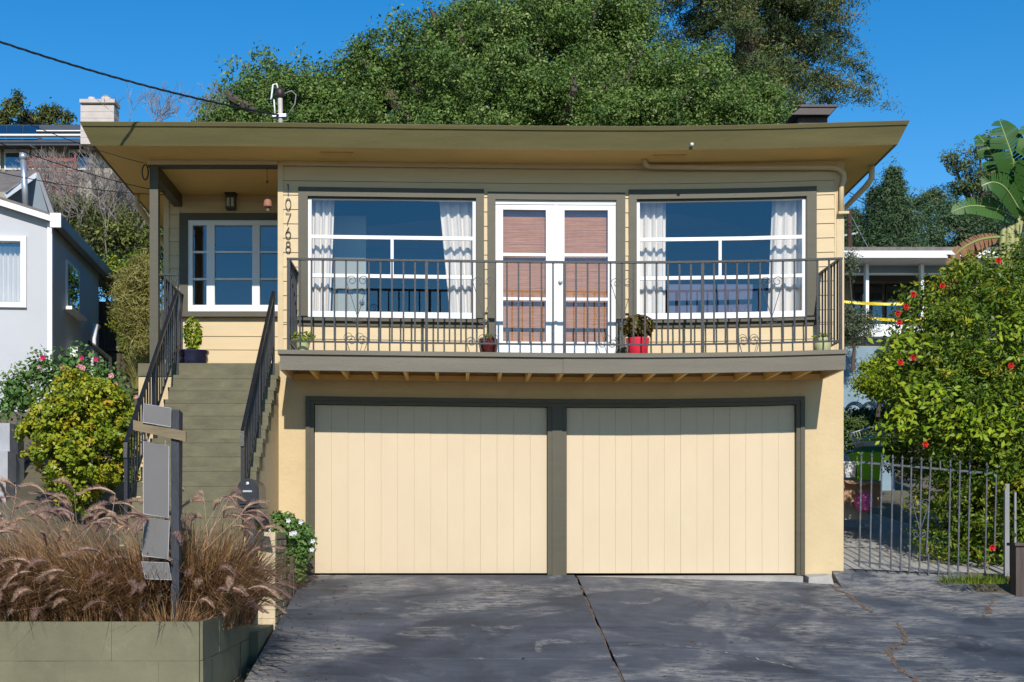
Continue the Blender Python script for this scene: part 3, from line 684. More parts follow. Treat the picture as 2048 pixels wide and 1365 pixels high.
for xx in (330, 342): MB().box(PX(xx, 0) - .008, PX(xx, 0) + .008, -.008, .008, 2.6, PZ(552, 0)).build('baluster', M['iron'], g_)
MB().box(PX(318, 0), PX(319, 0) + .02, .02, YP, PZ(552, 0), PZ(549, 0)).build('side_rail', M['iron'], g_)
for k in range(1, 11): MB().box(PX(318, 0) + .002, PX(318, 0) + .018, k * .125 - .008, k * .125 + .008, 2.6, PZ(552, 0)).build('baluster', M['iron'], g_)

# ------------------------------------------------------------------ walls by the driveway
def blockwall(parent, x0, x1, y0, y1, z0, z1, bw, bh, mat, name, face, gap=.006, seed=0):
    # running bond of blocks on one face ('y' faces the street, 'x' faces the drive)
    rr = random.Random(seed); z = z1; k = 0
    while z > z0 + .02:
        zb_ = max(z - bh, z0); a, b = (x0, x1) if face == 'y' else (y0, y1)
        p = a - (bw / 2 if k % 2 else 0)
        while p < b - .01:
            q0, q1 = max(p, a), min(p + bw, b)
            if q1 - q0 > .02:
                j = rr.uniform(-.004, .004); g2 = gap / 2
                if face == 'y': m_ = MB().box(q0 + g2, q1 - g2, y0 + j, y1, zb_ + g2, z - g2)
                else: m_ = MB().box(x0, x1 + j, q0 + g2, q1 - g2, zb_ + g2, z - g2)
                m_.build(name, M[mat], parent)
            p += bw
        z = zb_; k += 1
pw = thing('planter_wall', 'low olive painted block planter wall along the street', 'wall', (-4, -6, -1.2))
MB().box(-8.4, -1.975, -6.06, -5.92, -1.4, -.235).build('wall_core', M['block'], pw)
MB().box(-2.13, -1.975, -5.92, -3.75, -1.4, -.235).build('wall_core', M['block'], pw)
blockwall(pw, -8.4, -1.972, -6.10, -6.061, -1.45, -.215, .72, .30, 'block', 'block', 'y', .0015, 2)
blockwall(pw, -1.974, -1.95, -6.06, -3.75, -1.45, -.215, .72, .30, 'block', 'block', 'x', .004, 3)
MB().box(-2.2, -1.87, -3.74, -2.69, -1.0, -.45).build('low_block', M['block'], pw)
bp = thing('brick_planter', 'cream fronted brick planter pier with olive side beside the driveway', 'planter', (-2, -2.3, -.5))
MB().box(-2.25, -1.872, -2.64, -1.80, -.7, .46).build('pier_core', M['mortar'], bp)
blockwall(bp, -2.26, -1.853, -2.672, -2.641, -.72, .49, .27, .088, 'creambrick', 'brick', 'y', .003, 5)
blockwall(bp, -1.871, -1.85, -2.64, -1.80, -.72, .488, .20, .072, 'brick', 'brick', 'x', .012, 6)
MB().box(-2.26, -1.872, -2.64, -1.80, .461, .485).build('pier_cap', M['creambrick'], bp)
ed = thing('bed_edging', 'weathered timber edging of the small bed beside the garage', 'edging', (-1.85, -1, 0))
for k in range(5):
    y = -1.76 + k * .34; h_ = random.uniform(.15, .42)
    MB().box(-1.90, -1.855, y, y + random.uniform(.2, .3), -.35, .17 * y + h_).build('edging_board', M['fence'], ed)
bs = MB(); bs.hexa([(-2.17, -1.8, -.4), (-1.9, -1.8, -.4), (-1.9, 0, -.2), (-2.17, 0, -.2), (-2.17, -1.8, .25), (-1.9, -1.8, .05), (-1.9, 0, .1), (-2.17, 0, .25)])
struct(bs.build('soil_bed', M['soil']))
# left retaining wall of grey blocks
cw = thing('grey_block_wall', 'stepped grey concrete block wall by the grey neighbour house', 'wall', (-5.3, -1, 0))
for (px0, px1, pyt, y) in ((-90, 20, 846, -.3), (20, 33, 866, .1), (-90, 16, 902, -.55), (16, 33, 915, -.2), (-90, 12, 960, -.75), (12, 32, 968, -.4), (32, 48, 905, .6), (30, 50, 985, -.3)):
    x0, x1, zt = PX(px0, y), PX(px1, y), PZ(pyt, y); xx = x1
    while xx > x0 + .05:
        MB().box(max(x0, xx - .4) + .004, xx - .004, y, y + .3, zt - .36, zt - .004).build('concrete_block', M['cinder'], cw); xx -= .4
    
# ------------------------------------------------------------------ mailbox
YM = -3.1; t = thing('mailbox', 'black rounded mailbox on a post at the foot of the steps', 'mailbox', (PX(497, YM), YM, 0))
mx, mz, mr = PX(496, YM), PZ(979, YM), .108
prof = [(mx - mr, mz - .155), (mx + mr, mz - .155)] + [(mx + mr * math.cos(R(a)), mz + mr * math.sin(R(a))) for a in range(0, 181, 15)]
MB().prism(prof, 'y', YM, YM + .5).build('mailbox_body', M['iron'], t)
prof2 = [(mx - mr * .9, mz - .145), (mx + mr * .9, mz - .145)] + [(mx + mr * .9 * math.cos(R(a)), mz + mr * .9 * math.sin(R(a))) for a in range(0, 181, 15)]
dr_ = MB().prism(prof2, 'y', YM - .018, YM).build('mailbox_door', M['iron'], t)
prof3 = [(mx - mr * .74, mz - .12), (mx + mr * .74, mz - .12)] + [(mx + mr * .74 * math.cos(R(a)), mz + mr * .74 * math.sin(R(a))) for a in range(0, 181, 15)]
MB().prism(prof3, 'y', YM - .026, YM - .018).build('door_emboss', M['iron'], dr_)
MB().box(mx - .045, mx + .045, YM - .04, YM - .026, mz - .03, mz - .012).build('door_handle', M['metal'], dr_)
MB().lathe([(0, 0), (.016, 0), (.016, .012), (0, .014)], (0, 0, 0), 10).build('door_lock', M['metal'], dr_).matrix_basis = Matrix.Translation((mx, YM - .026, mz + .055)) @ Matrix.Rotation(R(90), 4, 'X')
MB().box(mx - .13, mx + .13, YM - .02, YM + .52, mz - .18, mz - .156).build('mailbox_base', M['iron'], t)
MB().box(mx - .05, mx + .05, YM + .15, YM + .25, -.4, mz - .18).build('mailbox_post', M['blackwood'], t)
MB().hexa([(mx + .08, YM, mz - .34), (mx + .22, YM, mz - .36), (mx + .22, YM + .02, mz - .36), (mx + .08, YM + .02, mz - .34), (mx + .04, YM + .1, mz - .25), (mx + .18, YM + .1, mz - .27), (mx + .18, YM + .12, mz - .27), (mx + .04, YM + .12, mz - .25)]).build('mailbox_flap', M['iron'], t)

# ------------------------------------------------------------------ sign post with blank panels
YS = -5.72; t = thing('sign_post', 'black timber sign post with hanging plain grey panels in the grass', 'sign post', (PX(347, YS), YS, -.3))
MB().hexa([(PX(342, YS), YS, -.35), (PX(358, YS), YS, -.35), (PX(358, YS), YS + .09, -.35), (PX(342, YS), YS + .09, -.35), (PX(342, YS), YS, PZ(820, YS)), (PX(358, YS), YS, PZ(820, YS)), (PX(361, YS), YS + .09, PZ(824, YS)), (PX(342, YS), YS + .09, PZ(822, YS))]).build('post', M['blackwood'], t)
MB().hexa([(PX(268, YS), YS - .03, PZ(861, YS)), (PX(373, YS), YS - .03, PZ(884, YS)), (PX(373, YS), YS - .002, PZ(884, YS)), (PX(268, YS), YS - .002, PZ(861, YS)), (PX(268, YS), YS - .03, PZ(841, YS)), (PX(373, YS), YS - .03, PZ(864, YS)), (PX(373, YS), YS - .002, PZ(864, YS)), (PX(268, YS), YS - .002, PZ(841, YS))]).build('arm', M['oldwood'], t)
def panel(c, name):
    y = YS - .045; pts = [P(a, b, y) for a, b in c]; m_ = MB()
    k = [p.copy() for p in pts]; [setattr(q, 'y', q.y + .008) for q in k]
    m_.add([*pts, *k], [(0, 1, 2, 3), (7, 6, 5, 4), (0, 4, 5, 1), (1, 5, 6, 2), (2, 6, 7, 3), (3, 7, 4, 0)]); o = m_.build(name, M['signpanel'], t)
    e = MB(); e.tube([pts[i % 4] for i in range(5)], .004, 4); e.build('panel_edge', M['cinder'], o)
panel([(286, 845), (342, 854), (342, 817), (287, 808)], 'rider_panel')
panel([(287, 1028), (337, 1036), (338, 893), (287, 882)], 'sign_panel')
panel([(285, 1112), (336, 1118), (339, 1042), (288, 1036)], 'rider_panel')
panel([(291, 1158), (343, 1160), (337, 1126), (283, 1124)], 'brochure_box')
for px in (295, 331):
    MB().tube([P(px, 868 + (px - 268) * .22, YS - .02), P(px, 884 + (px - 287) * .2, YS - .04)], .005, 5).build('hook', M['metal'], t)

# ------------------------------------------------------------------ pots on the balcony and the porch
def potted(name, label, px, y, prof, mat, leafm, n, lsize, spread, hgt, seed, zbase, group=None):
    rr = np.random.default_rng(seed); x = PX(px, y); t = thing(name, label, 'potted plant', (x, y, zbase), group)
    MB().lathe(prof, (x, y, zbase), 20).build('pot', M[mat], t, smooth=True)
    top = prof[-1][1]; rim = max(p[0] for p in prof)
    MB().lathe([(0, top - .03), (rim * .9, top - .03)], (x, y, zbase), 14).build('potting_soil', M['soil'], t)
    c = rr.normal(0, 1, (n, 3)); c /= np.linalg.norm(c, axis=1)[:, None]; rad = rr.uniform(.45, 1, n)[:, None] ** .5
    pos = np.array([x, y, zbase + top + hgt * .5]) + c * rad * np.array([spread, spread * .8, hgt * .55])
    pos[:, 2] = np.maximum(pos[:, 2], zbase + top)
    stuff(leaves('foliage', pos, c, lsize, .5, leafm, t, rr))
    st = MB()
    for k in range(6):
        a = k * 1.05; st.tube([(x, y, zbase + top - .05), (x + spread * .5 * math.cos(a), y + spread * .4 * math.sin(a), zbase + top + hgt * .6)], .006, 4)
    st.build('stem', M['bark'], t); return t
def leaves(name, pos, out, size, aspect, mat, parent, rr, up=.35, rand=.9, fold=False, tint=None):
    n = len(pos); pos = np.asarray(pos, float); out = np.asarray(out, float)
    nr = out * .6 + rr.normal(0, 1, (n, 3)) * rand * .6 + np.array([0, -.15, up]); nr /= np.linalg.norm(nr, axis=1)[:, None] + 1e-9
    a = rr.normal(0, 1, (n, 3)) + out * .5; t_ = a - nr * (a * nr).sum(1)[:, None]; t_ /= np.linalg.norm(t_, axis=1)[:, None] + 1e-9
    b = np.cross(nr, t_); L = (size * rr.uniform(.65, 1.35, n))[:, None]; w = L * aspect * .5
    if tint is None: tint = np.clip(rr.normal(.5, .22, n), 0, 1)
    v = np.stack([pos - t_ * L * .5, pos + b * w + nr * L * .06, pos + t_ * L * .5 - nr * L * .08, pos - b * w + nr * L * .06], 1).reshape(-1, 3)
    me = bpy.data.meshes.new(name); me.vertices.add(4 * n); me.vertices.foreach_set('co', v.ravel().astype(np.float32))
    me.loops.add(4 * n); me.loops.foreach_set('vertex_index', np.arange(4 * n, dtype=np.int32)); me.polygons.add(n)
    me.polygons.foreach_set('loop_start', np.arange(0, 4 * n, 4, dtype=np.int32)); me.polygons.foreach_set('loop_total', np.full(n, 4, np.int32))
    at = me.attributes.new('tint', 'FLOAT', 'POINT'); at.data.foreach_set('value', np.repeat(tint, 4).astype(np.float32)); me.update(); me.validate()
    return link(name, me, mat, parent)
LM = dict(
 oak=leafmat('oak_leaf', [(0.0312, 0.0632, 0.0197), (0.0831, 0.1483, 0.0329), (0.1559, 0.2371, 0.0527), (0.2702, 0.3359, 0.1153)], .2, .45),
 redwood=leafmat('redwood_needle', [(0.0284, 0.0573, 0.0264), (0.0712, 0.1127, 0.0413), (0.1525, 0.1843, 0.066), (0.2643, 0.2048, 0.0743)], .15),
 conifer=leafmat('conifer_needle', [(0.0195, 0.0488, 0.0236), (0.0488, 0.0975, 0.046), (0.0813, 0.1382, 0.059), (0.1137, 0.1137, 0.0525)], .1),
 jade=leafmat('jade_leaf', [(0.069, 0.1265, 0.0115), (0.184, 0.2415, 0.0172), (0.345, 0.345, 0.023), (0.483, 0.2875, 0.0345)], .2, .35),
 rose=leafmat('rose_leaf', [(0.0351, 0.0844, 0.0244), (0.0878, 0.1856, 0.0406), (0.158, 0.27, 0.0728), (0.2457, 0.2869, 0.0972)], .25),
 shrub=leafmat('vine_leaf', [(0.0315, 0.0685, 0.0117), (0.0867, 0.1575, 0.0175), (0.189, 0.2464, 0.0234), (0.504, 0.4106, 0.0351)], .3, .4),
 lime=leafmat('lime_leaf', [(0.108, 0.1875, 0.01), (0.2295, 0.325, 0.015), (0.405, 0.45, 0.03)], .3),
 hedge=leafmat('hedge_leaf', [(0.028, 0.056, 0.0168), (0.07, 0.119, 0.028), (0.126, 0.182, 0.056)], .15),
 dry=leafmat('dry_blade', [(0.0886, 0.0934, 0.023), (0.2151, 0.2013, 0.0575), (0.3542, 0.3163, 0.115), (0.1645, 0.2444, 0.046)], .2),
 wild=leafmat('wild_leaf', [(0.035, 0.042, 0.021), (0.084, 0.098, 0.035), (0.168, 0.196, 0.042), (0.308, 0.308, 0.056)], .25),
 grass=leafmat('fountain_blade', [(0.0661, 0.0392, 0.0262), (0.2356, 0.1188, 0.0611), (0.4419, 0.2516, 0.1223), (0.2945, 0.2376, 0.0699)], .2, .5),
 dark=leafmat('bronze_leaf', [(.03, .03, .01), (.10, .08, .02), (.20, .12, .03), (.10, .14, .02)], .2),
 banana=leafmat('banana_leaf', [(.03, .085, .015), (.06, .14, .03), (.12, .20, .05)], .25, .3),
 silver=leafmat('silver_leaf', [(.05, .07, .04), (.11, .14, .08), (.2, .23, .14)], .2),
)
FL = {k: paint('petal_' + k, c, .15, 20, .6, 0) for k, c in dict(red=(.55, .02, .015), pink=(.75, .35, .42), hotpink=(.65, .03, .16), peach=(.75, .35, .2), white=(.75, .72, .78)).items()}
zdk = lambda px: ZD + sag(PX(px, YR), ZD) + .001
potted('potted_succulent', 'ribbed bright red pot with a bushy bronze plant on the balcony', 1275, -.55, [(.09, 0), (.12, .02), (.125, .13), (.14, .20), (.14, .23)], 'redpot', LM['dark'], 700, .06, .20, .27, 1, zdk(1275))
potted('potted_herb', 'oxblood glazed pot on the balcony before the french doors', 977, -.6, [(.07, 0), (.095, .03), (.115, .14), (.11, .19), (.115, .2)], 'oxblood', LM['shrub'], 30, .05, .06, .06, 2, zdk(977))
potted('trailing_plant', 'small trailing variegated plant at the balcony corner by the house numbers', 606, -.72, [(.06, 0), (.08, .1), (.085, .12)], 'palepot', LM['lime'], 160, .05, .14, .12, 3, zdk(606))
potted('potted_cactus', 'pale green strawberry pot at the balcony corner by the conduit', 1645, -.6, [(.06, 0), (.09, .05), (.10, .12), (.08, .17), (.085, .19)], 'palepot', LM['lime'], 50, .05, .11, .06, 4, zdk(1645))
potted('potted_jade', 'dark blue glazed pot with a jade plant beside the entry window', 385, .75, [(.10, 0), (.17, .05), (.20, .14), (.19, .20), (.21, .22), (.21, .25)], 'bluepot', LM['lime'], 420, .06, .12, .42, 5, 2.555)
# wind chime
YC = .1; t = thing('wind_chime', 'terracotta bell wind chime hanging from the porch beam', 'wind chime', P(535, 400, YC))
MB().tube([P(534, 334, YC), P(535, 392, YC)], .004, 5).build('cord', M['clay'], t)
c = P(535.5, 413, YC); MB().lathe([(0, .13), (.02, .12), (.02, .09), (.045, .07), (.055, .0), (.05, -.01), (0, -.01)], c, 14).build('bell', M['clay'], t, smooth=True)
MB().lathe([(0, -.01), (.018, -.01), (.018, -.06), (0, -.06)], c, 8).build('clapper', M['oldwood'], t)
MB().lathe([(.0, .02), (.014, .012), (.014, -.012), (0, -.02)], P(534.5, 364, YC), 8).build('bead', M['number'], t)
t = MB().tube([P(290.5 + 6 * math.cos(a * .3), 345 + 15 * math.sin(a * .3), -.1) for a in range(22)], .009, 5).build('wire_coil', M['cable'], None, smooth=True)
tag(t, 'coiled loop of black cable hanging under the porch eave', 'cable coil')
# overhead cables
def sagline(a, b, dip, n=24): return [Vector(a).lerp(Vector(b), i / n) - Vector((0, 0, dip * 4 * (i / n) * (1 - i / n))) for i in range(n + 1)]
e = P(565, 232, ym)
a0 = P(-260, -10, -3.5); L_ = sagline(a0, e, .12, 60); m_ = MB()
for s_ in (0, 2.1, 4.2): m_.tube([p + Vector((0, .009 * math.cos(i * 1.1 + s_), .009 * math.sin(i * 1.1 + s_))) for i, p in enumerate(L_)], .006, 5)
tag(m_.build('service_cable', M['cable'], None, smooth=True), 'thick twisted service cable running to the roof mast', 'cable')
for (a, b, r_, lab) in (((-150, 150, -4), (289, 327, -.1), .004, 'thin cable ending at the loop under the porch eave'), ((-150, 225, -4), (331, 385, .6), .0055, 'black cable reaching the porch below the side beam, upper of the pair'), ((-150, 308, -4), (329, 390, .6), .0045, 'black cable reaching the porch below the side beam, lower of the pair')):
    m_ = MB().tube(sagline(P(*a), P(*b), .08), r_, 5)
    tag(m_.build('telephone_cable', M['cable'], None, smooth=True), lab, 'cable')

# ------------------------------------------------------------------ vegetation tools
def clumps(lobes, n, per, cr, rr, shell=.62, flat=.85, keep=None):
    """lobes: (x, y, z, rx, ry, rz).  Leaf positions gathered in twig clumps near the lobe surfaces."""
    L = np.array(lobes, float); area = (L[:, 3] * L[:, 5]); idx = rr.choice(len(L), n, p=area / area.sum())
    d = rr.normal(0, 1, (n, 3)); d /= np.linalg.norm(d, axis=1)[:, None]
    rad = rr.uniform(shell, 1.04, n); ex = rr.random(n) < .09; rad[ex] = rr.uniform(1.02, 1.22, ex.sum()); rad = rad[:, None]
    c = L[idx, :3] + d * L[idx, 3:] * rad
    cs = cr * rr.uniform(.55, 1.35, n)
    q = rr.normal(0, 1, (n, per, 3)); q /= np.linalg.norm(q, axis=2)[..., None] + 1e-9
    q *= rr.uniform(.2, 1, (n, per, 1)) ** .6
    pos = c[:, None, :] + q * cs[:, None, None] * np.array([1, 1, flat]); out = .55 * q + .6 * d[:, None, :]
    tint = np.clip(rr.normal(.48, .18, (n, 1)) + rr.normal(0, .09, (n, per)), 0, 1)
    pos, out, tint = pos.reshape(-1, 3), out.reshape(-1, 3), tint.ravel()
    if keep is not None: k = keep(pos); pos, out, tint = pos[k], out[k], tint[k]
    return pos, out, tint
def plant(name, label, cat, base, lobes, n, per, cr, size, aspect, lm, seed, trunk_r=.05, shell=.6, limbs=6, group=None, flat=.85, up=.35, part='crown', keep=None, rand=.9):
    rr = np.random.default_rng(seed); t = thing(name, label, cat, base, group)
    pos, out, tint = clumps(lobes, n, per, cr, rr, shell, flat, keep)
    stuff(leaves(part, pos, out, size, aspect, LM[lm], t, rr, up, rand, tint=tint))
    b = Vector(base); m_ = MB(); L = lobes if len(lobes) <= limbs else [lobes[i] for i in rr.choice(len(lobes), limbs, replace=False)]
    hub = Vector(np.mean([l[:3] for l in lobes], 0)); hub = b.lerp(hub, .45); hub.x = b.x * .6 + hub.x * .4
    m_.tube([b - Vector((0, 0, .2)), b.lerp(hub, .5) + Vector((trunk_r, 0, 0)), hub], [trunk_r * 1.3, trunk_r, trunk_r * .8], 8)
    for l in L:
        c = Vector(l[:3]); mid = hub.lerp(c, .5) + Vector(rr.normal(0, .1, 3)) * l[3]
        m_.tube([hub, mid, c, c + Vector((rr.normal(0, .3) * l[3], 0, l[5] * .7))], [trunk_r * .6, trunk_r * .42, trunk_r * .25, trunk_r * .08], 6)
    m_.build('trunk', M['bark'], t); return t
def lob(px, py, y, r, ry=None, rz=None):
    s = (y - CAMY) / FPX; p = P(px, py, y); return (p.x, p.y, p.z, r * s, (ry or r) * s, (rz or r) * s)

# big live oak behind the house
YO = 14.0
ol = [lob(470, 245, YO, 75), lob(650, 205, YO, 75), lob(725, 175, YO, 80), lob(430, 250, YO, 45), lob(520, 205, YO + .6, 88), lob(600, 225, YO - .6, 92), lob(690, 225, YO, 85), lob(700, 260, YO - 1, 85), lob(790, 140, YO, 78), lob(770, 230, YO + .5, 105), lob(870, 130, YO, 105), lob(960, 110, YO + 1, 120), lob(900, 220, YO - 1.5, 115),
      lob(1060, 90, YO, 135), lob(1180, 95, YO + .5, 125), lob(1040, 210, YO - 2, 120), lob(1160, 210, YO - 2, 125), lob(1280, 140, YO, 115), lob(1290, 220, YO - 1.5, 110), lob(1380, 180, YO, 100), lob(1420, 225, YO - 1, 95), lob(1500, 215, YO, 72), lob(1545, 235, YO, 50), lob(1100, 20, YO + 1, 100), lob(940, 40, YO + 1, 55), lob(1235, 30, YO + 1, 75)]
rr = np.random.default_rng(12); ol2 = []
for (x, y, z, a, b, c) in ol:
    for _ in range(15):
        d = rr.normal(0, 1, 3); d /= np.linalg.norm(d); d[1] = -abs(d[1]) if rr.random() < .7 else d[1]; k = rr.uniform(.28, .48)
        ol2.append((x + d[0] * a * .78, y + d[1] * b * .78, z + d[2] * c * .78, a * k, b * k, c * k * .8))
ol2 += [(x, y + .5, z, a * .84, b * .84, c * .84) for (x, y, z, a, b, c) in ol for _ in range(2)] + [lob(px, 262, YO - .5, 62) for px in range(440, 1560, 55)]
plant('oak_tree', 'broad dense green oak spreading behind the roof', 'tree', (1.5, YO, 4.0), ol2, 8600, 50, .24, .068, .55, 'oak', 11, .35, .45, 40)
def wisps(t, pts, lm, seed, size, n=45, cr=.2):
    rr = np.random.default_rng(seed); c = np.array(pts); q = rr.normal(0, 1, (len(c), n, 3)) * cr * np.array([.5, .5, .9]); pos = (c[:, None] + q).reshape(-1, 3)
    stuff(leaves('crown_tip', pos, q.reshape(-1, 3), size, .5, LM[lm], t, rr))
oak = bpy.data.objects['oak_tree']
wisps(oak, [tuple(P(a, b, YO)) for a, b in ((512, 112), (524, 120), (545, 118), (455, 150), (602, 125), (612, 138), (650, 135), (690, 150), (748, 62), (758, 75), (790, 42), (786, 55), (830, 42), (905, 12), (900, 25), (910, 40), (720, 115), (650, 160), (440, 175), (430, 200))], 'oak', 5, .1)
# redwood behind
YRW = 24.0; rr = np.random.default_rng(21)
rw = thing('redwood_tree', 'tall feathery redwood rising behind the oak', 'tree', (PX(1490, YRW), YRW, 6))
tb, tt = P(1490, 420, YRW), P(1500, -420, YRW); MB().tube([tb, tb.lerp(tt, .5), tt], [.45, .34, .15], 10).build('trunk', M['bark'], rw)
PO, OU, TI = [], [], []; br = MB()
ends = [(1742, 150), (1745, 188), (1700, 95), (1690, 40), (1660, 200), (1600, 215), (1700, 10), (1650, 60), (1620, 130), (1680, 170), (1560, 190), (1590, 60), (1540, 100), (1400, 60), (1350, 40), (1300, 20), (1330, 90), (1420, 130), (1460, 180), (1280, -10), (1480, 60), (1530, 20), (1430, 20), (1640, -20), (1380, -20), (1570, -30), (1690, -40), (1310, -50), (1500, 230), (1610, 170), (1660, 110), (1560, 140), (1450, -40), (1600, 10), (1340, 10), (1395, 100), (1520, 150), (1640, 90), (1670, 30)]
for k, (ex, ey) in enumerate(ends):
    yy = YRW + rr.uniform(-2.2, 1.6); e_ = P(ex, ey, yy); st_ = Vector((tb.x, YRW, e_.z + rr.uniform(.4, 1.4))); md = st_.lerp(e_, .55) + Vector((0, 0, rr.uniform(.1, .5)))
    br.tube([st_, md, e_], [.06, .035, .01], 5)
    for u in np.linspace(.3, 1, 9):
        p = (st_.lerp(md, u / .55) if u < .55 else md.lerp(e_, (u - .55) / .45))
        for _ in range(3):
            n_ = 85; c = np.array(p) + rr.normal(0, .24, 3) * np.array([1, 1, .7]); q = rr.normal(0, 1, (n_, 3)) * np.array([.18, .18, .075]) * rr.uniform(.7, 1.2)
            q[:, 2] -= np.abs(q[:, 0]) * .5
            PO.append(c + q); OU.append(q * 2 + np.array([0, 0, -.3])); TI.append(np.clip(rr.normal(rr.normal(.45, .17), .15, n_), 0, 1))
br.build('limb', M['bark'], rw)
stuff(leaves('crown', np.concatenate(PO), np.concatenate(OU), .12, .22, LM['redwood'], rw, rr, .1, 1.0, tint=np.concatenate(TI)))

# background conifers and trees on the right
def conifer(label, px, pyt, pyb, w, y, seed, n=260):
    rr = np.random.default_rng(seed); b, tp = P(px, pyb, y), P(px, pyt, y); h_ = tp.z - b.z; t = thing('conifer', label, 'tree', b, 'conifers behind the low white house')
    MB().tube([b, tp], [.18, .02], 7).build('trunk', M['bark'], t); wm = w * (y - CAMY) / FPX; PO, OU = [], []
    for k in range(n):
        u = rr.uniform(0, 1); a = rr.uniform(0, 6.28); r_ = wm * (1 - u) ** 1.15 * rr.uniform(.35, 1.15) + .04; c = np.array([b.x + r_ * math.cos(a), y + r_ * math.sin(a), b.z + h_ * u - r_ * .12])
        q = rr.normal(0, 1, (75, 3)) * np.array([.22, .22, .20]) * (1.1 - .5 * u); PO.append(c + q); OU.append(q + np.array([math.cos(a), math.sin(a), .1]) * .3)
    tp_ = np.array(tp) + rr.normal(0, 1, (60, 3)) * np.array([.06, .06, .3]); PO.append(tp_); OU.append(np.zeros((60, 3)) + .1)
    stuff(leaves('crown', np.concatenate(PO), np.concatenate(OU), .12, .26, LM['conifer'], t, rr, .2))
conifer('pointed dark conifer, tallest of those behind the low white house', 1787, 345, 560, 88, 30, 31, 420)
conifer('shorter dark conifer with its tip beside the tallest one', 1752, 385, 560, 60, 31, 32, 260)
conifer('low dark conifer beyond the utility pole', 1705, 430, 560, 70, 33, 33, 260)
plant('background_tree', 'dark mixed thicket of trees above the low white house', 'tree', tuple(P(1850, 540, 33)), [lob(1840, 480, 33, 55), lob(1770, 490, 30, 50), lob(1715, 490, 31, 45), lob(1900, 470, 34, 65), lob(1960, 470, 33, 60), lob(2030, 470, 33, 60), lob(1880, 430, 36, 45), lob(1980, 420, 36, 50), lob(2040, 440, 36, 60), lob(2130, 470, 34, 75), lob(2230, 480, 34, 75), lob(2330, 490, 34, 75), lob(2440, 490, 34, 80)], 1000, 85, .42, .115, .35, 'conifer', 34, .25, .5)
plant('pine_tree', 'spreading open pine with flat branches behind the banana plant', 'tree', tuple(P(1975, 520, 38)), [lob(1930, 335, 38, 40, 30, 8), lob(1905, 318, 38, 28, 20, 7), lob(1960, 305, 38, 42, 30, 9), lob(1985, 350, 38, 45, 30, 14), lob(1930, 375, 38, 42, 30, 14), lob(1990, 390, 38, 50, 40, 22), lob(1985, 290, 38, 22, 20, 22), lob(1860, 400, 38, 30, 20, 20), lob(1830, 410, 38, 22, 20, 14)], 190, 46, .35, .16, .3, 'redwood', 35, .16, .3, 9)
# utility pole
YU = 27; t = thing('utility_pole', 'brown wooden utility pole with a pale crossarm beside the house eave', 'utility pole', P(1699, 560, YU))
MB().tube([P(1699, 600, YU), P(1699, 420, YU)], .075, 8).build('pole', M['pole'], t)
MB().hexa([P(1684, 474, YU), P(1716, 468, YU), P(1716, 468, YU) + Vector((0, .1, 0)), P(1684, 474, YU) + Vector((0, .1, 0)), P(1684, 470, YU), P(1716, 464, YU), P(1716, 464, YU) + Vector((0, .1, 0)), P(1684, 470, YU) + Vector((0, .1, 0))]).build('crossarm', M['cinder'], t)
tag(MB().tube([P(1701, 430, YU), P(1745, 512, YU)], .012, 5).build('guy_wire', M['metal']), 'thin guy wire slanting from the utility pole', 'wire')
for k, (a, b) in enumerate((((1699, 385), (1760, 418)), ((1699, 392), (1760, 424)))): tag(MB().tube([P(*a, 26), P(*b, 26)], .014, 5).build('power_line', M['cable']), 'short dark power line by the roof corner, ' + ('upper one' if k == 0 else 'lower one'), 'wire')

# ------------------------------------------------------------------ low white house on the right
YN = 11.6; t = thing('white_neighbour_house', 'low white trimmed house with posts behind the flowering shrub', 'house', P(1850, 690, YN))
def nb_(name, mat, a, b, c, d, y0, y1): MB().box(PX(a, YN), PX(b, YN), YN + y0, YN + y1, PZ(d, YN), PZ(c, YN)).build(name, M[mat], t)
nb_('roof', 'shingle', 1640, 2120, 511, 519, -.8, 5); nb_('fascia', 'white', 1640, 2120, 519.3, 533, -.85, 0)
nb_('back_wall', 'neighbour', 1640, 2120, 533.2, 680, 1.6, 1.8); nb_('upper_panel', 'greywall', 1640, 2120, 533.2, 548, -.05, .0); nb_('beam', 'white', 1640, 2120, 548, 551, -.08, .02)
for a in (1726, 1835, 1945): nb_('post', 'white', a - 3, a + 3, 533.2, 655, -.3, -.15)
for (a, b) in ((1708, 1766), (1772, 1828), (1838, 1890)):
    o = MB().box(PX(a, YN + 1.5), PX(b, YN + 1.5), YN + 1.50, YN + 1.58, PZ(655, YN + 1.5), PZ(568, YN + 1.5)).build('window', M['number'], t)
    m_ = MB(); m_.add([P(a + 2, 653, YN + 1.49), P(b - 2, 653, YN + 1.49), P(b - 2, 570, YN + 1.49), P(a + 2, 570, YN + 1.49)], [(0, 1, 2, 3)]); m_.build('pane', M['darkglass'], o)
nb_('window_mullion', 'white', 1766.5, 1771.5, 564, 655, 1.35, 1.45)
nb_('parapet', 'white', 1640, 1900, 655, 667, -.4, -.3); nb_('parapet', 'white', 1640, 1900, 668, 680, -.45, -.3); nb_('base_wall', 'neighbour', 1640, 2120, 681, 780, -.2, 1.6)
for k, (p, q) in enumerate((((1680, 603), (1880, 602)), ((1722, 634), (1880, 636)))):
    m_ = MB(); L2 = sagline(P(*p, 9.5), P(*q, 9.5), .06, 16); vs = []
    for i, v in enumerate(L2): vs += [v + Vector((0, .02 * math.sin(i), .028)), v + Vector((0, 0, -.025))]
    m_.add(vs, [(2 * i, 2 * i + 1, 2 * i + 3, 2 * i + 2) for i in range(16)])
    tag(m_.build('caution_tape', M['tape']), 'yellow tape stretched before the low white house, ' + ('higher strip' if k == 0 else 'lower strip'), 'tape', 'yellow tapes')
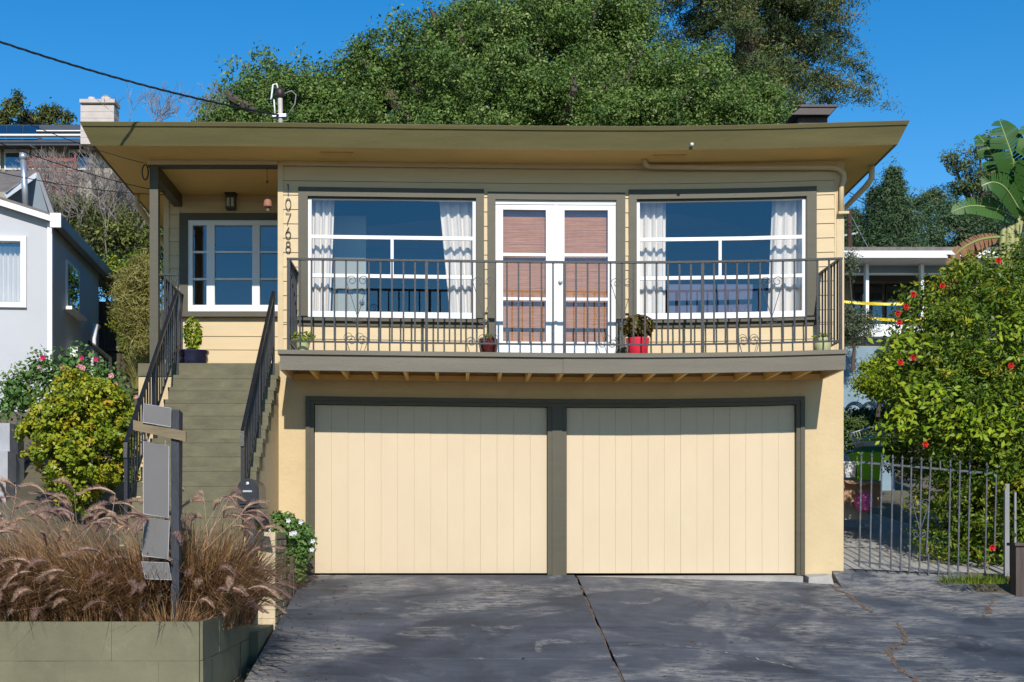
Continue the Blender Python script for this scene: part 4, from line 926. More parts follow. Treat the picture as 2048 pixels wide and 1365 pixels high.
tag(MB().box(PX(1640, 8), PX(1790, 8), 8, 8.1, .8, PZ(694, 8)).build('blue_fence', M['bluewall']), 'pale blue grey screen fence beside the house corner', 'fence')
# hedge, yellow bush, silver bush, hoops
plant('clipped_hedge', 'clipped low green hedge behind the stacked bins', 'hedge', tuple(P(1728, 900, 6.2)), [lob(1700, 865, 6.2, 45), lob(1740, 862, 6.2, 42), lob(1780, 865, 6.2, 45)], 420, 55, .12, .045, .55, 'hedge', 41, .04, .75, keep=lambda p: (p[:, 2] < PZ(816, 6.2)))
plant('lime_bush', 'bright yellow green bush before the blue grey fence', 'bush', tuple(P(1755, 810, 5.6)), [lob(1752, 760, 5.6, 38), lob(1775, 735, 5.6, 34), lob(1790, 770, 5.6, 40)], 260, 45, .14, .055, .45, 'lime', 42, .03, .5)
plant('silver_bush', 'soft grey green bush at the balcony corner before the white house', 'bush', tuple(P(1705, 720, 7)), [lob(1705, 645, 7, 30), lob(1725, 650, 7, 26), lob(1695, 670, 7, 24), lob(1698, 530, 7, 14, 14, 22)], 170, 40, .15, .05, .3, 'silver', 43, .03, .4)
for k, px in enumerate((1710, 1741)):
    m_ = MB()
    for j in range(3): m_.tube([(PX(px, 6.6) + (.16 - .02 * j) * math.cos(R(a)), 6.6 + .03 * j, PZ(822, 6.6) + (.15 - .02 * j) * math.sin(R(a))) for a in range(0, 181, 12)], .012, 5)
    tag(m_.build('metal_hoop', M['metal'], None, smooth=True), 'shiny bent metal hoop above the hedge, ' + ('next to the house corner' if k == 0 else 'next to the lime bush'), 'hoop', 'metal hoops over the hedge')

# ------------------------------------------------------------------ clutter behind the gate
YK = 2.6
def kb(name, mat, a, b, c, d, label, cat, y=YK, dep=.35, taper=.0, parent=None, build=True, group=None):
    x0, x1, z0, z1 = PX(a, y), PX(b, y), PZ(d, y), PZ(c, y); m_ = MB()
    m_.hexa([(x0 + taper, y, z0), (x1 - taper, y, z0), (x1 - taper, y + dep, z0), (x0 + taper, y + dep, z0), (x0, y - taper, z1), (x1, y - taper, z1), (x1, y + dep, z1), (x0, y + dep, z1)])
    rim = MB().box(x0 - .012, x1 + .012, y - taper - .012, y + dep + .012, z1 - .03, z1 - .001)
    t = thing(name, label, cat, ((x0 + x1) / 2, y, z0), group); m_.build('tub', M[mat], t); rim.build('rim', M[mat], t); return t
kb('storage_bin', 'lime', 1712, 1762, 905, 961, 'tall lime green plastic bin standing on a carton behind the gate', 'bin', taper=.02)
kb('storage_lid_tub', 'teal', 1724, 1764, 893, 905, 'flat teal tub on top of the lime bin', 'tub')
kb('clear_tub', 'clearp', 1728, 1766, 882, 893, 'cloudy clear tub stacked above the teal one', 'tub')
kb('small_bin', 'lime', 1740, 1768, 877, 897, 'small lime green box tipped on top of the stack', 'box', y=YK + .1)
kb('white_tub', 'whitep', 1688, 1713, 923, 955, 'white plastic tub next to the lime bin', 'tub', taper=.02)
def carton(a, b, c, d, label, y=YK - .05, mat='card'):
    x0, x1, z0, z1 = PX(a, y), PX(b, y), PZ(d, y), PZ(c, y); t = thing('cardboard_box', label, 'box', ((x0 + x1) / 2, y, z0))
    MB().box(x0, x1, y, y + .45, z0, z1).build('carton', M[mat], t)
    MB().hexa([(x0, y - .002, z1 + .002), (x1, y - .002, z1 + .002), (x1, y, z1 + .004), (x0, y, z1 + .004), (x0 + .02, y - .12, z1 - .05), (x1 - .02, y - .12, z1 - .06), (x1 - .02, y - .115, z1 - .05), (x0 + .02, y - .115, z1 - .04)]).build('flap', M[mat], t)
carton(1688, 1762, 962, 1010, 'brown cardboard box under the lime bin'); carton(1690, 1735, 1008, 1040, 'pale flattened box at the bottom of the clutter', YK - .1, 'concrete')
rr = random.Random(3); m_ = MB(); c = P(1728, 1004, YK - .25); prof = [(0, -.13), (.10, -.11), (.14, -.03), (.12, .06), (.05, .11), (0, .12)]
m_.lathe(prof, c, 14); m_.v = [(x + rr.uniform(-.025, .025), y + rr.uniform(-.025, .025), z + rr.uniform(-.02, .02)) for x, y, z in m_.v]
tag(m_.build('plastic_bag', M['pink']), 'crumpled pink plastic bag before the cardboard box', 'bag')
t = thing('wire_rack', 'tilted grey wire shelf rack leaning above the bins', 'rack', P(1735, 890, YK + .5)); yk = YK + .5
for (a, b) in (((1699, 868), (1768, 848)), ((1704, 885), (1768, 868)), ((1699, 868), (1718, 905)), ((1690, 905), (1768, 890))): MB().tube([P(*a, yk), P(*b, yk)], .012, 6).build('rod', M['metal'], t)
for k in range(12): MB().tube([P(1702 + k * 5.5, 868 - k * 1.55, yk), P(1707 + k * 5.3, 884 - k * 1.4, yk)], .005, 4).build('wire', M['metal'], t)
for k in range(3): MB().tube([P(1692, 915 - k * 3 + 2, yk), P(1766, 897 - k * 3, yk)], .005, 4).build('wire', M['metal'], t)

# ------------------------------------------------------------------ iron gate
YG = -.12; t = thing('iron_gate', 'weathered grey iron picket gate sagging beside the garage', 'gate', P(1850, 1150, YG))
def gz_(px, top): return PZ((925 + (px - 1722) * .085) if top else (1123 + (px - 1715) * .13), YG)
for nm, a, b, top in (('top_rail', 1719, 1993, True), ('bottom_rail', 1708, 1938, False)):
    p, q = Vector((PX(a, YG), YG, gz_(a, top))), Vector((PX(b, YG), YG, gz_(b, top))); h_ = Vector((0, 0, .012)); w_ = Vector((0, .018, 0))
    MB().hexa([p - h_, q - h_, q - h_ + w_, p - h_ + w_, p + h_, q + h_, q + h_ + w_, p + h_ + w_]).build(nm, M['oldiron'], t)
tops = [1722, 1743, 1763, 1785, 1804, 1822, 1842, 1861, 1900, 1919, 1939, 1973, 1992]
for i, px in enumerate(tops):
    dx = -4 if i != 7 else -9; zt = gz_(px, True) + .075; zl = gz_(px, False) - .05
    if i == 7: zl = PZ(1108, YG)
    if i == 12: zl = PZ(1103, YG)
    a, b = Vector((PX(px, YG), YG - .012, zt)), Vector((PX(px + dx, YG), YG - .012, zl))
    m_ = MB().tube([a, b], .0125, 4); m_.lathe([(0, .055), (.014, .03), (.018, .012), (.008, 0), (.008, -.01)], a, 8); m_.build('picket', M['oldiron'], t)
for (px, c, d) in ((1880, 922, 940), (1857, 1108, 1152), (1877, 1120, 1155)): MB().tube([P(px, c, YG - .012), P(px, d, YG - .012)], .0125, 4).build('broken_picket', M['oldiron'], t)
sp2 = .118; cx = PX(1840, YG)
for s_ in (-1, 1):
    c2 = spiral(cx + s_ * sp2 * .45, PZ(1006, YG), sp2 * .42, 0 if s_ > 0 else math.pi, 1.2, s_); MB().tube([(a, YG - .03, b) for a, b in [(cx - .01, PZ(1062, YG))] + c2], .006, 4).build('scroll', M['oldiron'], t)
    c3 = spiral(cx - .015 + s_ * .045, PZ(1068, YG), .04, math.pi if s_ > 0 else 0, 1.1, s_); MB().tube([(a, YG - .03, b) for a, b in c3], .006, 4).build('scroll', M['oldiron'], t)
t = thing('gate_post', 'grey metal gate post standing in the flowering shrub', 'post', P(2014, 1150, -.15)); MB().box(PX(2010, -.15), PX(2019, -.15), -.15, -.10, -.2, PZ(968, -.15)).build('post', M['greytrim'], t); MB().box(PX(2029, -.1), PX(2033, -.1), -.1, -.06, -.2, PZ(985, -.1)).build('picket', M['greytrim'], t)
t = thing('timber_post', 'short weathered timber post at the foot of the flowering shrub', 'post', P(2046, 1190, -.9)); MB().box(PX(2032, -.9), PX(2066, -.9), -.9, -.72, -.4, PZ(1092, -.9)).build('post', M['fence'], t); MB().box(PX(2028, -.9), PX(2070, -.9), -.93, -.69, PZ(1092, -.9), PZ(1086, -.9)).build('cap', M['fence'], t)

# ------------------------------------------------------------------ flowering shrub on the right
YV = 1.3
vl = [lob(1850, 640, YV, 62), lob(1905, 610, YV, 75), lob(1960, 575, YV + .4, 65), lob(2030, 560, YV + .3, 80), lob(1840, 720, YV - .3, 75), lob(1920, 700, YV - .6, 100), lob(2010, 680, YV - .6, 110), lob(2090, 620, YV, 110), lob(1830, 820, YV + 2.6, 60), lob(1880, 800, YV - .8, 95), lob(1970, 800, YV - 1.0, 110), lob(2060, 800, YV - .9, 120),
      lob(1850, 890, YV + 2.6, 65), lob(1930, 900, YV - .9, 90), lob(2030, 900, YV - 1.0, 100), lob(1900, 980, YV - .7, 70), lob(1970, 1010, YV - .8, 90), lob(2050, 1010, YV - .9, 90), lob(1880, 1070, YV - .6, 55), lob(1960, 1090, YV - .7, 62), lob(2040, 1090, YV - .7, 60), lob(1815, 920, YV + 2.6, 40), lob(2110, 900, YV - .6, 130), lob(2110, 720, YV - .3, 120)]
shr = plant('flowering_shrub', 'large sprawling green shrub with red flowers behind the iron gate', 'shrub', (6.6, YV - .3, .0), vl, 2300, 32, .19, .072, .40, 'shrub', 51, .06, .6, 12, part='foliage')
rr = np.random.default_rng(77); yl = [(1745 + 60, 850), (1990, 860), (2020, 830), (1850, 800), (2035, 660), (1930, 840), (1770 + 40, 700)]
PO = np.concatenate([np.array(P(a, b, YV - 1.6)) + rr.normal(0, 1, (90, 3)) * np.array([.17, .2, .14]) for a, b in yl]); o = stuff(leaves('yellow_leaves', PO, PO * 0 + np.array([0, -1, .4]), .095, .45, LM['lime'], shr, rr))
def blossom(p, r_, mat, parent, n=6, seed=0):
    rr = random.Random(seed); m_ = MB(); p = Vector(p)
    for k in range(n):
        a = 6.283 * k / n + rr.uniform(-.2, .2); d = Vector((math.cos(a), -.55, math.sin(a))) * r_; s_ = Vector((-math.sin(a), 0, math.cos(a))) * r_ * .42
        m_.add([p, p + d * .6 + s_, p + d, p + d * .6 - s_], [(0, 1, 2, 3)])
        d2 = Vector((math.cos(a + .5) * .6, -.9, math.sin(a + .5) * .6)) * r_; m_.add([p, p + d2 * .6 + s_ * .8, p + d2, p + d2 * .6 - s_ * .8], [(0, 1, 2, 3)])
    return m_.build('blossom', FL[mat], parent)
for k, (a, b) in enumerate(((1795, 628), (1812, 615), (1826, 590), (1798, 645), (1884, 572), (1800, 725), (1826, 716), (2021, 732), (1850, 889), (1984, 1096), (1996, 522))): blossom(P(a, b, YV - 1.75 if b > 700 else YV - 1.0), .042, 'red', shr, 6, k)
# banana plant
YBN = 4.0; bn = thing('banana_plant', 'tall banana plant with torn green leaves above the shrub', 'banana plant', P(2025, 600, YBN))
def bleaf(pts, w, mat, seed, name='leaf', droop=.3, rip=.45):
    rr = random.Random(seed); Q = [P(a + 13, b, YBN + c) for a, b, c in pts]; n = 26; C = []
    for i in range(n + 1):
        u = i / n * (len(Q) - 1); k = min(int(u), len(Q) - 2); f_ = u - k
        p0, p1, p2, p3 = Q[max(k - 1, 0)], Q[k], Q[k + 1], Q[min(k + 2, len(Q) - 1)]
        C.append(.5 * ((2 * p1) + (p2 - p0) * f_ + (2 * p0 - 5 * p1 + 4 * p2 - p3) * f_ ** 2 + (3 * p1 - p0 - 3 * p2 + p3) * f_ ** 3))
    m_ = MB(); s = (YBN - CAMY) / FPX
    for side in (-1, 1):
        off = 0
        for i in range(n):
            u0, u1 = i / n, (i + 1) / n; d = (C[i + 1] - C[i]).normalized(); sd = d.cross(Vector((0, -1, .12))).normalized() * side
            if rr.random() < rip: off = rr.uniform(-.4, .4); u1 -= .008
            def W_(u): return w * s * (math.sin(math.pi * min(1, max(0, u)) ** .75) ** .6 if 0 < u < 1 else 0)
            dn = Vector((0, rr.uniform(-.02, .02), -droop)); a0, a1 = C[i], C[i].lerp(C[i + 1], .93)
            e0 = a0 + (sd + dn * W_(u0) + d * off + d * .25) * W_(u0); e1 = a1 + (sd + dn * W_(u1) + d * off + d * .25) * W_(u1)
            m_.add([a0, a1, e1, e0] if side > 0 else [a0, e0, e1, a1], [(0, 1, 2, 3)])
    me = m_.build(name, mat, bn, smooth=False); at = me.data.attributes.new('tint', 'FLOAT', 'POINT'); at.data.foreach_set('value', [rr.uniform(.2, .8)] * len(me.data.vertices))
    MB().tube(C, [.022 - .018 * i / n for i in range(n + 1)], 5).build('midrib', M['banana_rib'], me)
M['banana_rib'] = paint('banana_rib', (.25, .32, .09), .1, 5, .4, 0); M['deadleaf'] = paint('dead_banana', (.22, .10, .045), .35, 8, .8, .3, 30)
for k, (pts, w_) in enumerate((([(2021, 400, 0), (2015, 330, -.1), (1998, 275, -.1), (1986, 241, 0)], 36), ([(2010, 395, .2), (1985, 340, .1), (1962, 295, .1), (1943, 270, .2)], 26), ([(2035, 390, 0), (2045, 330, -.2), (2050, 280, -.2), (2040, 252, -.1)], 30), ([(2022, 440, 0), (1985, 420, -.3), (1930, 412, -.4), (1890, 424, -.4)], 20), ([(2030, 430, -.2), (2000, 380, -.5), (1975, 365, -.6), (1950, 372, -.6)], 24), ([(2040, 420, .2), (2085, 360, 0), (2120, 330, 0), (2150, 340, 0)], 40), ([(2035, 400, -.3), (2060, 330, -.5), (2090, 290, -.5), (2120, 270, -.4)], 40), ([(2030, 440, -.3), (2060, 420, -.6), (2100, 430, -.7), (2130, 470, -.7)], 34))): bleaf(pts, w_, LM['banana'], k)
for k, pts in enumerate(([(1985, 474, -.2), (1945, 480, -.4), (1908, 500, -.5), (1880, 530, -.5)], [(1975, 476, -.2), (1918, 508, -.4), (1900, 545, -.5), (1892, 580, -.5)])): bleaf(pts, 15, M['deadleaf'], 40 + k, 'dead_leaf', 2.5, .95)
for k, (a, b) in enumerate(((2016, 2021), (2024, 2023), (2034, 2036), (2004, 2011), (2044, 2038))): MB().tube([P(a + 3, 620, YBN), P(a, 500, YBN - .1), P(b, 395, YBN)], [.07, .055, .025], 8).build('stalk', paint('banana_stalk', (.30, .30, .12), .3, 8, .6, .2), bn, smooth=True)

# ------------------------------------------------------------------ grey neighbour house on the left
RT_ = Matrix.Rotation(R(4.3), 4, 'Z'); GY = 2.6; gc = P(100, 445, GY)
GH = thing('grey_neighbour_house', 'pale grey stucco house with white window left of the steps', 'house', (gc.x, GY, 1.0))
GX = Matrix.Translation((gc.x, GY, 0)) @ RT_
def gb(name, mat, x0, x1, y0, y1, z0, z1, parent=None, verts=None):
    m_ = MB(); (m_.box(x0, x1, y0, y1, z0, z1) if verts is None else m_.hexa(verts)); m_.v = [tuple(GX @ Vector(v)) for v in m_.v]; return m_.build(name, M[mat], parent or GH)
ez = gc.z
def gX(px): return PX(px, GY) - gc.x
def gZ(py): return PZ(py, GY)
wx0, wx1, wz0, wz1 = gX(-40), gX(55), gZ(617), gZ(475)
gb('front_wall', 'grey', gX(55), .0, 0, .2, .8, ez - .02); gb('front_wall', 'grey', -6, wx0, 0, .2, .8, ez + 1); gb('front_wall', 'grey', wx0, wx1, 0, .2, .8, wz0); 
m_ = MB().prism([(gX(55), ez - .02), (0, ez - .02), (0, ez + .03), (wx0, ez + .34), (wx0, wz1), (gX(55), wz1)], 'y', 0.001, .199); m_.v = [tuple(GX @ Vector(v)) for v in m_.v]; m_.build('gable_wall', M['grey'], GH)
gb('side_wall', 'grey', -.2, 0, .2, 3.6, .8, ez - .02)
for (a, b, c, d) in ((wx0, wx1, wz0, wz0 + .07), (wx0, wx1, wz1 - .07, wz1), (wx1 - .08, wx1, wz0 + .07, wz1 - .07)): gb('window_frame', 'white', a, b, -.05, .1, c, d)
m_ = MB().box(wx0, wx1 - .08, .04, .05, wz0 + .07, wz1 - .07); m_.v = [tuple(GX @ Vector(v)) for v in m_.v]; m_.build('pane', M['glass'], GH)
m_ = MB(); n = 40
for i in range(n + 1):
    x = wx0 + (wx1 - .1 - wx0) * i / n
    for z in (wz0 + .07, wz1 - .1): m_.v.append(tuple(GX @ Vector((x, .18 + .025 * math.sin(i * 1.3), z))))
m_.f = [(2 * i, 2 * i + 2, 2 * i + 3, 2 * i + 1) for i in range(n)]; o = m_.build('curtain', M['curtain'], None, smooth=True); tag(o, 'white pleated curtain in the grey house window', 'curtain')
gb('corner_trim', 'white', -.03, .035, -.03, .05, .8, ez - .02)
gb('roof', 'shingle', 0, 0, 0, 0, 0, 0, verts=[(-6, -.12, ez + 1.85), (.06, -.12, ez + .02), (.06, 5.7, ez + .02), (-6, 5.7, ez + 1.85), (-6, -.12, ez + 1.95), (.06, -.12, ez + .10), (.06, 5.7, ez + .10), (-6, 5.7, ez + 1.95)])
gb('gutter', 'greytrim', .06, .17, -.1, 5.7, ez - .06, ez + .09); gb('gutter_end', 'white', .03, .18, -.14, -.1, ez - .10, ez + .10)
gb('rake_board', 'white', 0, 0, 0, 0, 0, 0, verts=[(-6, -.15, ez + 1.80), (.05, -.15, ez - .02), (.05, -.12, ez - .02), (-6, -.12, ez + 1.80), (-6, -.15, ez + 1.90), (.05, -.15, ez + .06), (.05, -.12, ez + .06), (-6, -.12, ez + 1.90)])
gb('side_window', 'white', .0, .03, 1.0, 1.9, gZ(590) , gZ(490)); gb('side_pane', 'darkglass', .031, .036, 1.06, 1.84, gZ(585), gZ(495)); gb('window_sill', 'white', .0, .12, .9, 2.0, gZ(597), gZ(590)); gb('meter_box', 'white', .0, .14, 1.2, 1.5, gZ(690), gZ(670))
for pts, mt in (([(.1, 3.0, ez - 1.0), (.14, 2.6, ez - 1.05), (.16, 2.3, ez - 1.3), (.2, 2.2, .9)], 'white'), ([(.1, 5.2, ez), (.1, 5.1, ez - .25), (.06, 4.5, ez - .38), (.05, 4.2, ez - .4)], 'greytrim')):
    m_ = MB().tube([GX @ Vector(p) for p in pts], .045, 8); m_.build('downspout', M[mt], GH, smooth=True)
# raised rear gable and flue of the grey house
y2 = GY + 4
m_ = MB(); m_.add([P(-60, 345, y2), P(75, 341, y2), P(12, 384, y2 - 1.4), P(-60, 384, y2 - 1.4)], [(0, 1, 2, 3)]); m_.build('upper_roof', M['shingle'], GH)
m_ = MB().hexa([P(8, 388, y2 - 1.4), P(14, 397, y2 - 1.4), P(14, 397, y2 - 1.2), P(8, 388, y2 - 1.2), P(72, 345, y2 - .1), P(78, 352, y2 - .1), P(78, 352, y2), P(72, 345, y2)]).build('rake_board', M['white'], GH)
MB().hexa([P(72, 345, y2 - .1), P(78, 345, y2 - .1), P(80, 345, y2 + .2), P(72, 345, y2 + .2), P(101, 432, y2 - .8), P(110, 432, y2 - .8), P(112, 432, y2 - .5), P(101, 432, y2 - .5)]).build('rake_board', M['greytrim'], GH)
m_ = MB(); m_.add([P(14, 395, y2 - .2), P(75, 350, y2 - .2), P(104, 440, y2 - .2), P(14, 440, y2 - .2)], [(0, 1, 2, 3)]); m_.build('upper_gable', M['greywall'], GH)
MB().tube([P(52, 425, y2 - 1.6), P(46, 312, y2 - 1.6)], .05, 10).build('flue_pipe', M['metal'], GH, smooth=True)
MB().tube([P(46.5, 320, y2 - 1.6), P(46, 307, y2 - 1.6)], .06, 10).build('flue_cap', M['metal'], GH, smooth=True)
# board fence between the houses and a dark stair rail
t = thing('board_fence', 'dark weathered board fence between the two houses', 'fence', P(215, 750, 7))
for k in range(10):
    a = 166 + k * 9.5; MB().box(PX(a + .5, 7), PX(a + 9, 7), 7 + random.uniform(-.02, .02), 7.05, PZ(765, 7), PZ(606 + random.uniform(-3, 3), 7)).build('fence_board', M['fence'], t)
for py in (645, 700): MB().box(PX(166, 7), PX(262, 7), 6.93, 6.985, PZ(py + 3, 7), PZ(py - 3, 7)).build('fence_rail', M['fence'], t)
t = thing('garden_rail', 'dark sloping garden stair rail beside the grey house', 'railing', P(200, 750, 5)); MB().tube([P(178, 684, 5), P(220, 718, 4), P(221, 745, 4)], .03, 4).build('rail', M['number'], t)
for k in range(7): MB().tube([P(182 + k * 6, 688 + k * 5, 4.9 - k * .13), P(182 + k * 6, 745, 4.9 - k * .13)], .012, 4).build('baluster', M['number'], t)
# uphill house with solar panels
YH = 33.0; t = thing('hillside_house', 'distant house with dark roof, solar panels and a red deck up the hill', 'house', P(90, 440, YH))
def uh(name, mat, a, b, c, d, y0, y1): return MB().box(PX(a, YH), PX(b, YH), YH + y0, YH + y1, PZ(d, YH), PZ(c, YH)).build(name, M[mat], t)
m_ = MB(); m_.hexa([P(-120, 276, YH - .6), P(240, 276, YH - .6), P(240, 276, YH + 3), P(-120, 276, YH + 3), P(-120, 250, YH + 1.5), P(240, 250, YH + 1.5), P(240, 250, YH + 3), P(-120, 250, YH + 3)]).build('upper_roof', M['darkroof'], t)
m_ = MB(); m_.hexa([P(-120, 291, YH - 1.3), P(240, 291, YH - 1.3), P(240, 291, YH), P(-120, 291, YH), P(-120, 278, YH - .5), P(240, 278, YH - .5), P(240, 278, YH), P(-120, 278, YH)]).build('lower_roof', M['darkroof'], t)
uh('gutter', 'white', -120, 240, 291.2, 294.5, -1.4, -1.2); uh('flashing', 'white', 76, 240, 264, 266, -.2, .4); uh('wall', 'neighbour', -120, 240, 294.6, 440, -.4, 1)
for k in range(3):
    a = -22 + k * 33; m_ = MB(); m_.hexa([P(a, 274, YH - .75), P(a + 31, 274, YH - .75), P(a + 31, 274, YH - .65), P(a, 274, YH - .65), P(a + 3, 251, YH + 1.2), P(a + 34, 251, YH + 1.2), P(a + 34, 251, YH + 1.35), P(a + 3, 251, YH + 1.35)]).build('solar_panel', M['solar'], t)
for (a, b) in ((-10, 10), (18, 66), (72, 98), (145, 190)):
    f_ = uh('window', 'white', a, b, 307, 347, -.5, -.41); uh('pane', 'darkglass', a + 3, b - 3, 315, 343, -.56, -.52).parent = f_
for k in range(7): uh('deck_board', 'redwood', 98, 195, 357 + k * 10.5, 363 + k * 10.5, -2.6, -2.5)
for a in (98, 114, 150, 190): uh('deck_post', 'redwood', a, a + 4, 352, 440, -2.7, -2.6)
YCH = 24; t = thing('brick_chimney', 'pale painted brick chimney with round flues left of the roof', 'chimney', P(195, 260, YCH))
for k in range(6): MB().box(PX(161, YCH), PX(228, YCH), YCH, YCH + .6, PZ(276 - k * 13 + 12.5, YCH), PZ(276 - k * 13, YCH)).build('brick_course', M['chimney'], t)
MB().box(PX(159.5, YCH), PX(230, YCH), YCH - .03, YCH + .63, PZ(206, YCH), PZ(199, YCH)).build('chimney_cap', M['chimney'], t)
for a, r_ in ((178, .11), (207, .15)): MB().lathe([(r_, 0), (r_, .14), (r_ * .8, .15), (r_ * .8, 0)], (PX(a, YCH), YCH + .3, PZ(199, YCH)), 14).build('flue', M['chimney'], t, smooth=True)
MB().lathe([(.0, .22), (.11, .2), (.12, .12), (.1, .12)], (PX(207, YCH), YCH + .3, PZ(199, YCH)), 14).build('flue_cap', M['greytrim'], t, smooth=True)
# bare tree, hillside scrub, bamboo-like dry clump
rr = random.Random(8); m_ = MB()
def grow(p, d, L, r_, lv):
    q = p + d * L; mid = p.lerp(q, .5) + Vector((rr.uniform(-.06, .06), rr.uniform(-.06, .06), rr.uniform(-.05, .05))) * L
    m_.tube([p, mid, q], [max(.0035, r_), max(.0035, r_ * .85), max(.003, r_ * .65)], 3, False)
    if lv == 0: return
    for _ in range(rr.choice((2, 3, 3))):
        nd_ = (d + Vector((rr.uniform(-.75, .75), rr.uniform(-.6, .6), rr.uniform(-.35, .6)))).normalized(); grow(p.lerp(q, rr.uniform(.55, 1)), nd_, L * rr.uniform(.6, .85), r_ * .68, lv - 1)
YT_ = 8.2; t = thing('bare_tree', 'leafless grey branching tree between the grey house and roof', 'tree', P(215, 540, YT_))
for a, yy, d in ((205, 0, (-.15, 0, 1)), (235, .5, (.1, 0, 1)), (180, -.4, (-.3, -.1, .9)), (262, .2, (.25, .1, .9)), (290, 1, (.35, 0, .9)), (150, .6, (-.4, 0, .8)), (215, -.8, (.0, -.2, 1)), (170, 1, (-.5, 0, .8)), (250, -.5, (-.2, 0, .9)), (130, 1.2, (-.4, 0, .9))): grow(P(a, 520, YT_ + yy), Vector(d).normalized(), rr.uniform(.62, .85), .015, 6)
for a, d in ((300, (.3, 0, 1)), (360, (.1, 0, 1)), (330, (-.2, 0, 1)), (260, (-.2, 0, 1)), (390, (.2, 0, 1)), (280, (.4, 0, .9))): grow(P(a, 300, YT_ + 2), Vector(d).normalized(), .5, .010, 4)
m_.build('branches', M['twig'], t)
plant('hillside_scrub', 'tangled olive scrub on the slope left of the porch', 'bush', tuple(P(230, 620, 9)), [lob(190, 500, 9, 60), lob(250, 470, 9.5, 60), lob(290, 520, 9, 55), lob(160, 430, 11, 50), lob(230, 420, 12, 55), lob(290, 440, 11, 50), lob(230, 560, 8.5, 50), lob(330, 480, 9, 40), lob(120, 430, 12, 40), lob(215, 480, 7.6, 40), lob(270, 470, 7.6, 42), lob(180, 455, 7.8, 30)], 620, 46, .24, .075, .4, 'wild', 61, .06, .3)
plant('ivy_bush', 'bright green leafy bush above the board fence', 'bush', tuple(P(240, 760, 6)), [lob(262, 560, 6, 35), lob(285, 620, 6, 38), lob(255, 640, 6, 32), lob(275, 690, 6, 35), lob(290, 540, 6.4, 30), lob(225, 540, 6.6, 28)], 220, 36, .17, .065, .5, 'shrub', 62, .04, .4)
plant('hedge_tree', 'small pale leafy tree above the solar roof', 'tree', tuple(P(80, 270, 40)), [lob(100, 232, 40, 20, 15, 22), lob(60, 240, 40, 26, 20, 16), lob(20, 215, 39, 10, 10, 20), lob(38, 205, 39, 8, 8, 20), lob(130, 240, 40, 18), lob(5, 240, 40, 20)], 120, 40, .3, .16, .4, 'wild', 63, .06, .3)
def blades(name, label, cat, base, n, h0, h1, spread, lean, lm, seed, r0=.15, w=.006, group=None, sway=(0, 0)):
    rr = np.random.default_rng(seed); t = thing(name, label, cat, base, group); b = np.array(base)
    a = rr.uniform(0, 6.28, n); r_ = r0 * np.sqrt(rr.uniform(0, 1, n)); root = b + np.stack([r_ * np.cos(a), r_ * np.sin(a), 0 * a], 1)
    d = np.stack([np.cos(a), np.sin(a), 0 * a], 1); h = rr.uniform(h0, h1, n)[:, None]; out = (rr.uniform(.1, 1, n) ** .8)[:, None] * spread
    d = d + rr.normal(0, .35, (n, 3)) * np.array([1, 1, 0]); sw = np.array([sway[0], sway[1], 0])
    K = 5; V = np.zeros((n, K, 2, 3)); side = np.stack([-d[:, 1], d[:, 0], 0 * a], 1); side /= np.linalg.norm(side, axis=1)[:, None] + 1e-9
    mixs = rr.uniform(0, 1, n)[:, None]; side = side * mixs + np.array([1, 0, 0]) * (1 - mixs)
    for k in range(K):
        u = k / (K - 1); c = root + d * out * u ** 1.7 + sw * u ** 2 * h + np.array([0, 0, 1]) * h * (u - lean * (out / spread) * u ** 2.6); ww = w * (1 - u ** 2 * .9)
        V[:, k, 0] = c - side * ww; V[:, k, 1] = c + side * ww
    idx = np.arange(n * K * 2).reshape(n, K, 2); F = np.stack([idx[:, :-1, 0], idx[:, :-1, 1], idx[:, 1:, 1], idx[:, 1:, 0]], -1).reshape(-1, 4)
    me = bpy.data.meshes.new('blades'); me.vertices.add(n * K * 2); me.vertices.foreach_set('co', V.ravel().astype(np.float32)); nf = len(F)
    me.loops.add(nf * 4); me.loops.foreach_set('vertex_index', F.ravel().astype(np.int32)); me.polygons.add(nf); me.polygons.foreach_set('loop_start', np.arange(0, nf * 4, 4, dtype=np.int32)); me.polygons.foreach_set('loop_total', np.full(nf, 4, np.int32))
    at = me.attributes.new('tint', 'FLOAT', 'POINT'); at.data.foreach_set('value', np.repeat(np.clip(rr.normal(.45, .24, n), 0, 1), K * 2).astype(np.float32)); me.update(); me.validate()
    stuff(link('blades', me, LM[lm], t)); return t, root, d
plant('dry_bamboo', 'tall dry yellowish bamboo clump beside the porch post', 'bamboo', tuple(P(268, 760, 4)), [lob(285, 560, 4, 26, 26, 50), lob(270, 630, 4, 30, 26, 50), lob(285, 690, 4, 26, 26, 40), lob(255, 590, 4.3, 24, 24, 40)], 420, 40, .2, .10, .12, 'dry', 71, .02, .0, 4, up=0, rand=1.2)
blades('dry_grass_tuft', 'drooping pale dry grass at the foot of the bamboo', 'grass', tuple(P(283, 780, 3)), 420, .35, .8, .35, .5, 'dry', 72, .12, .005)
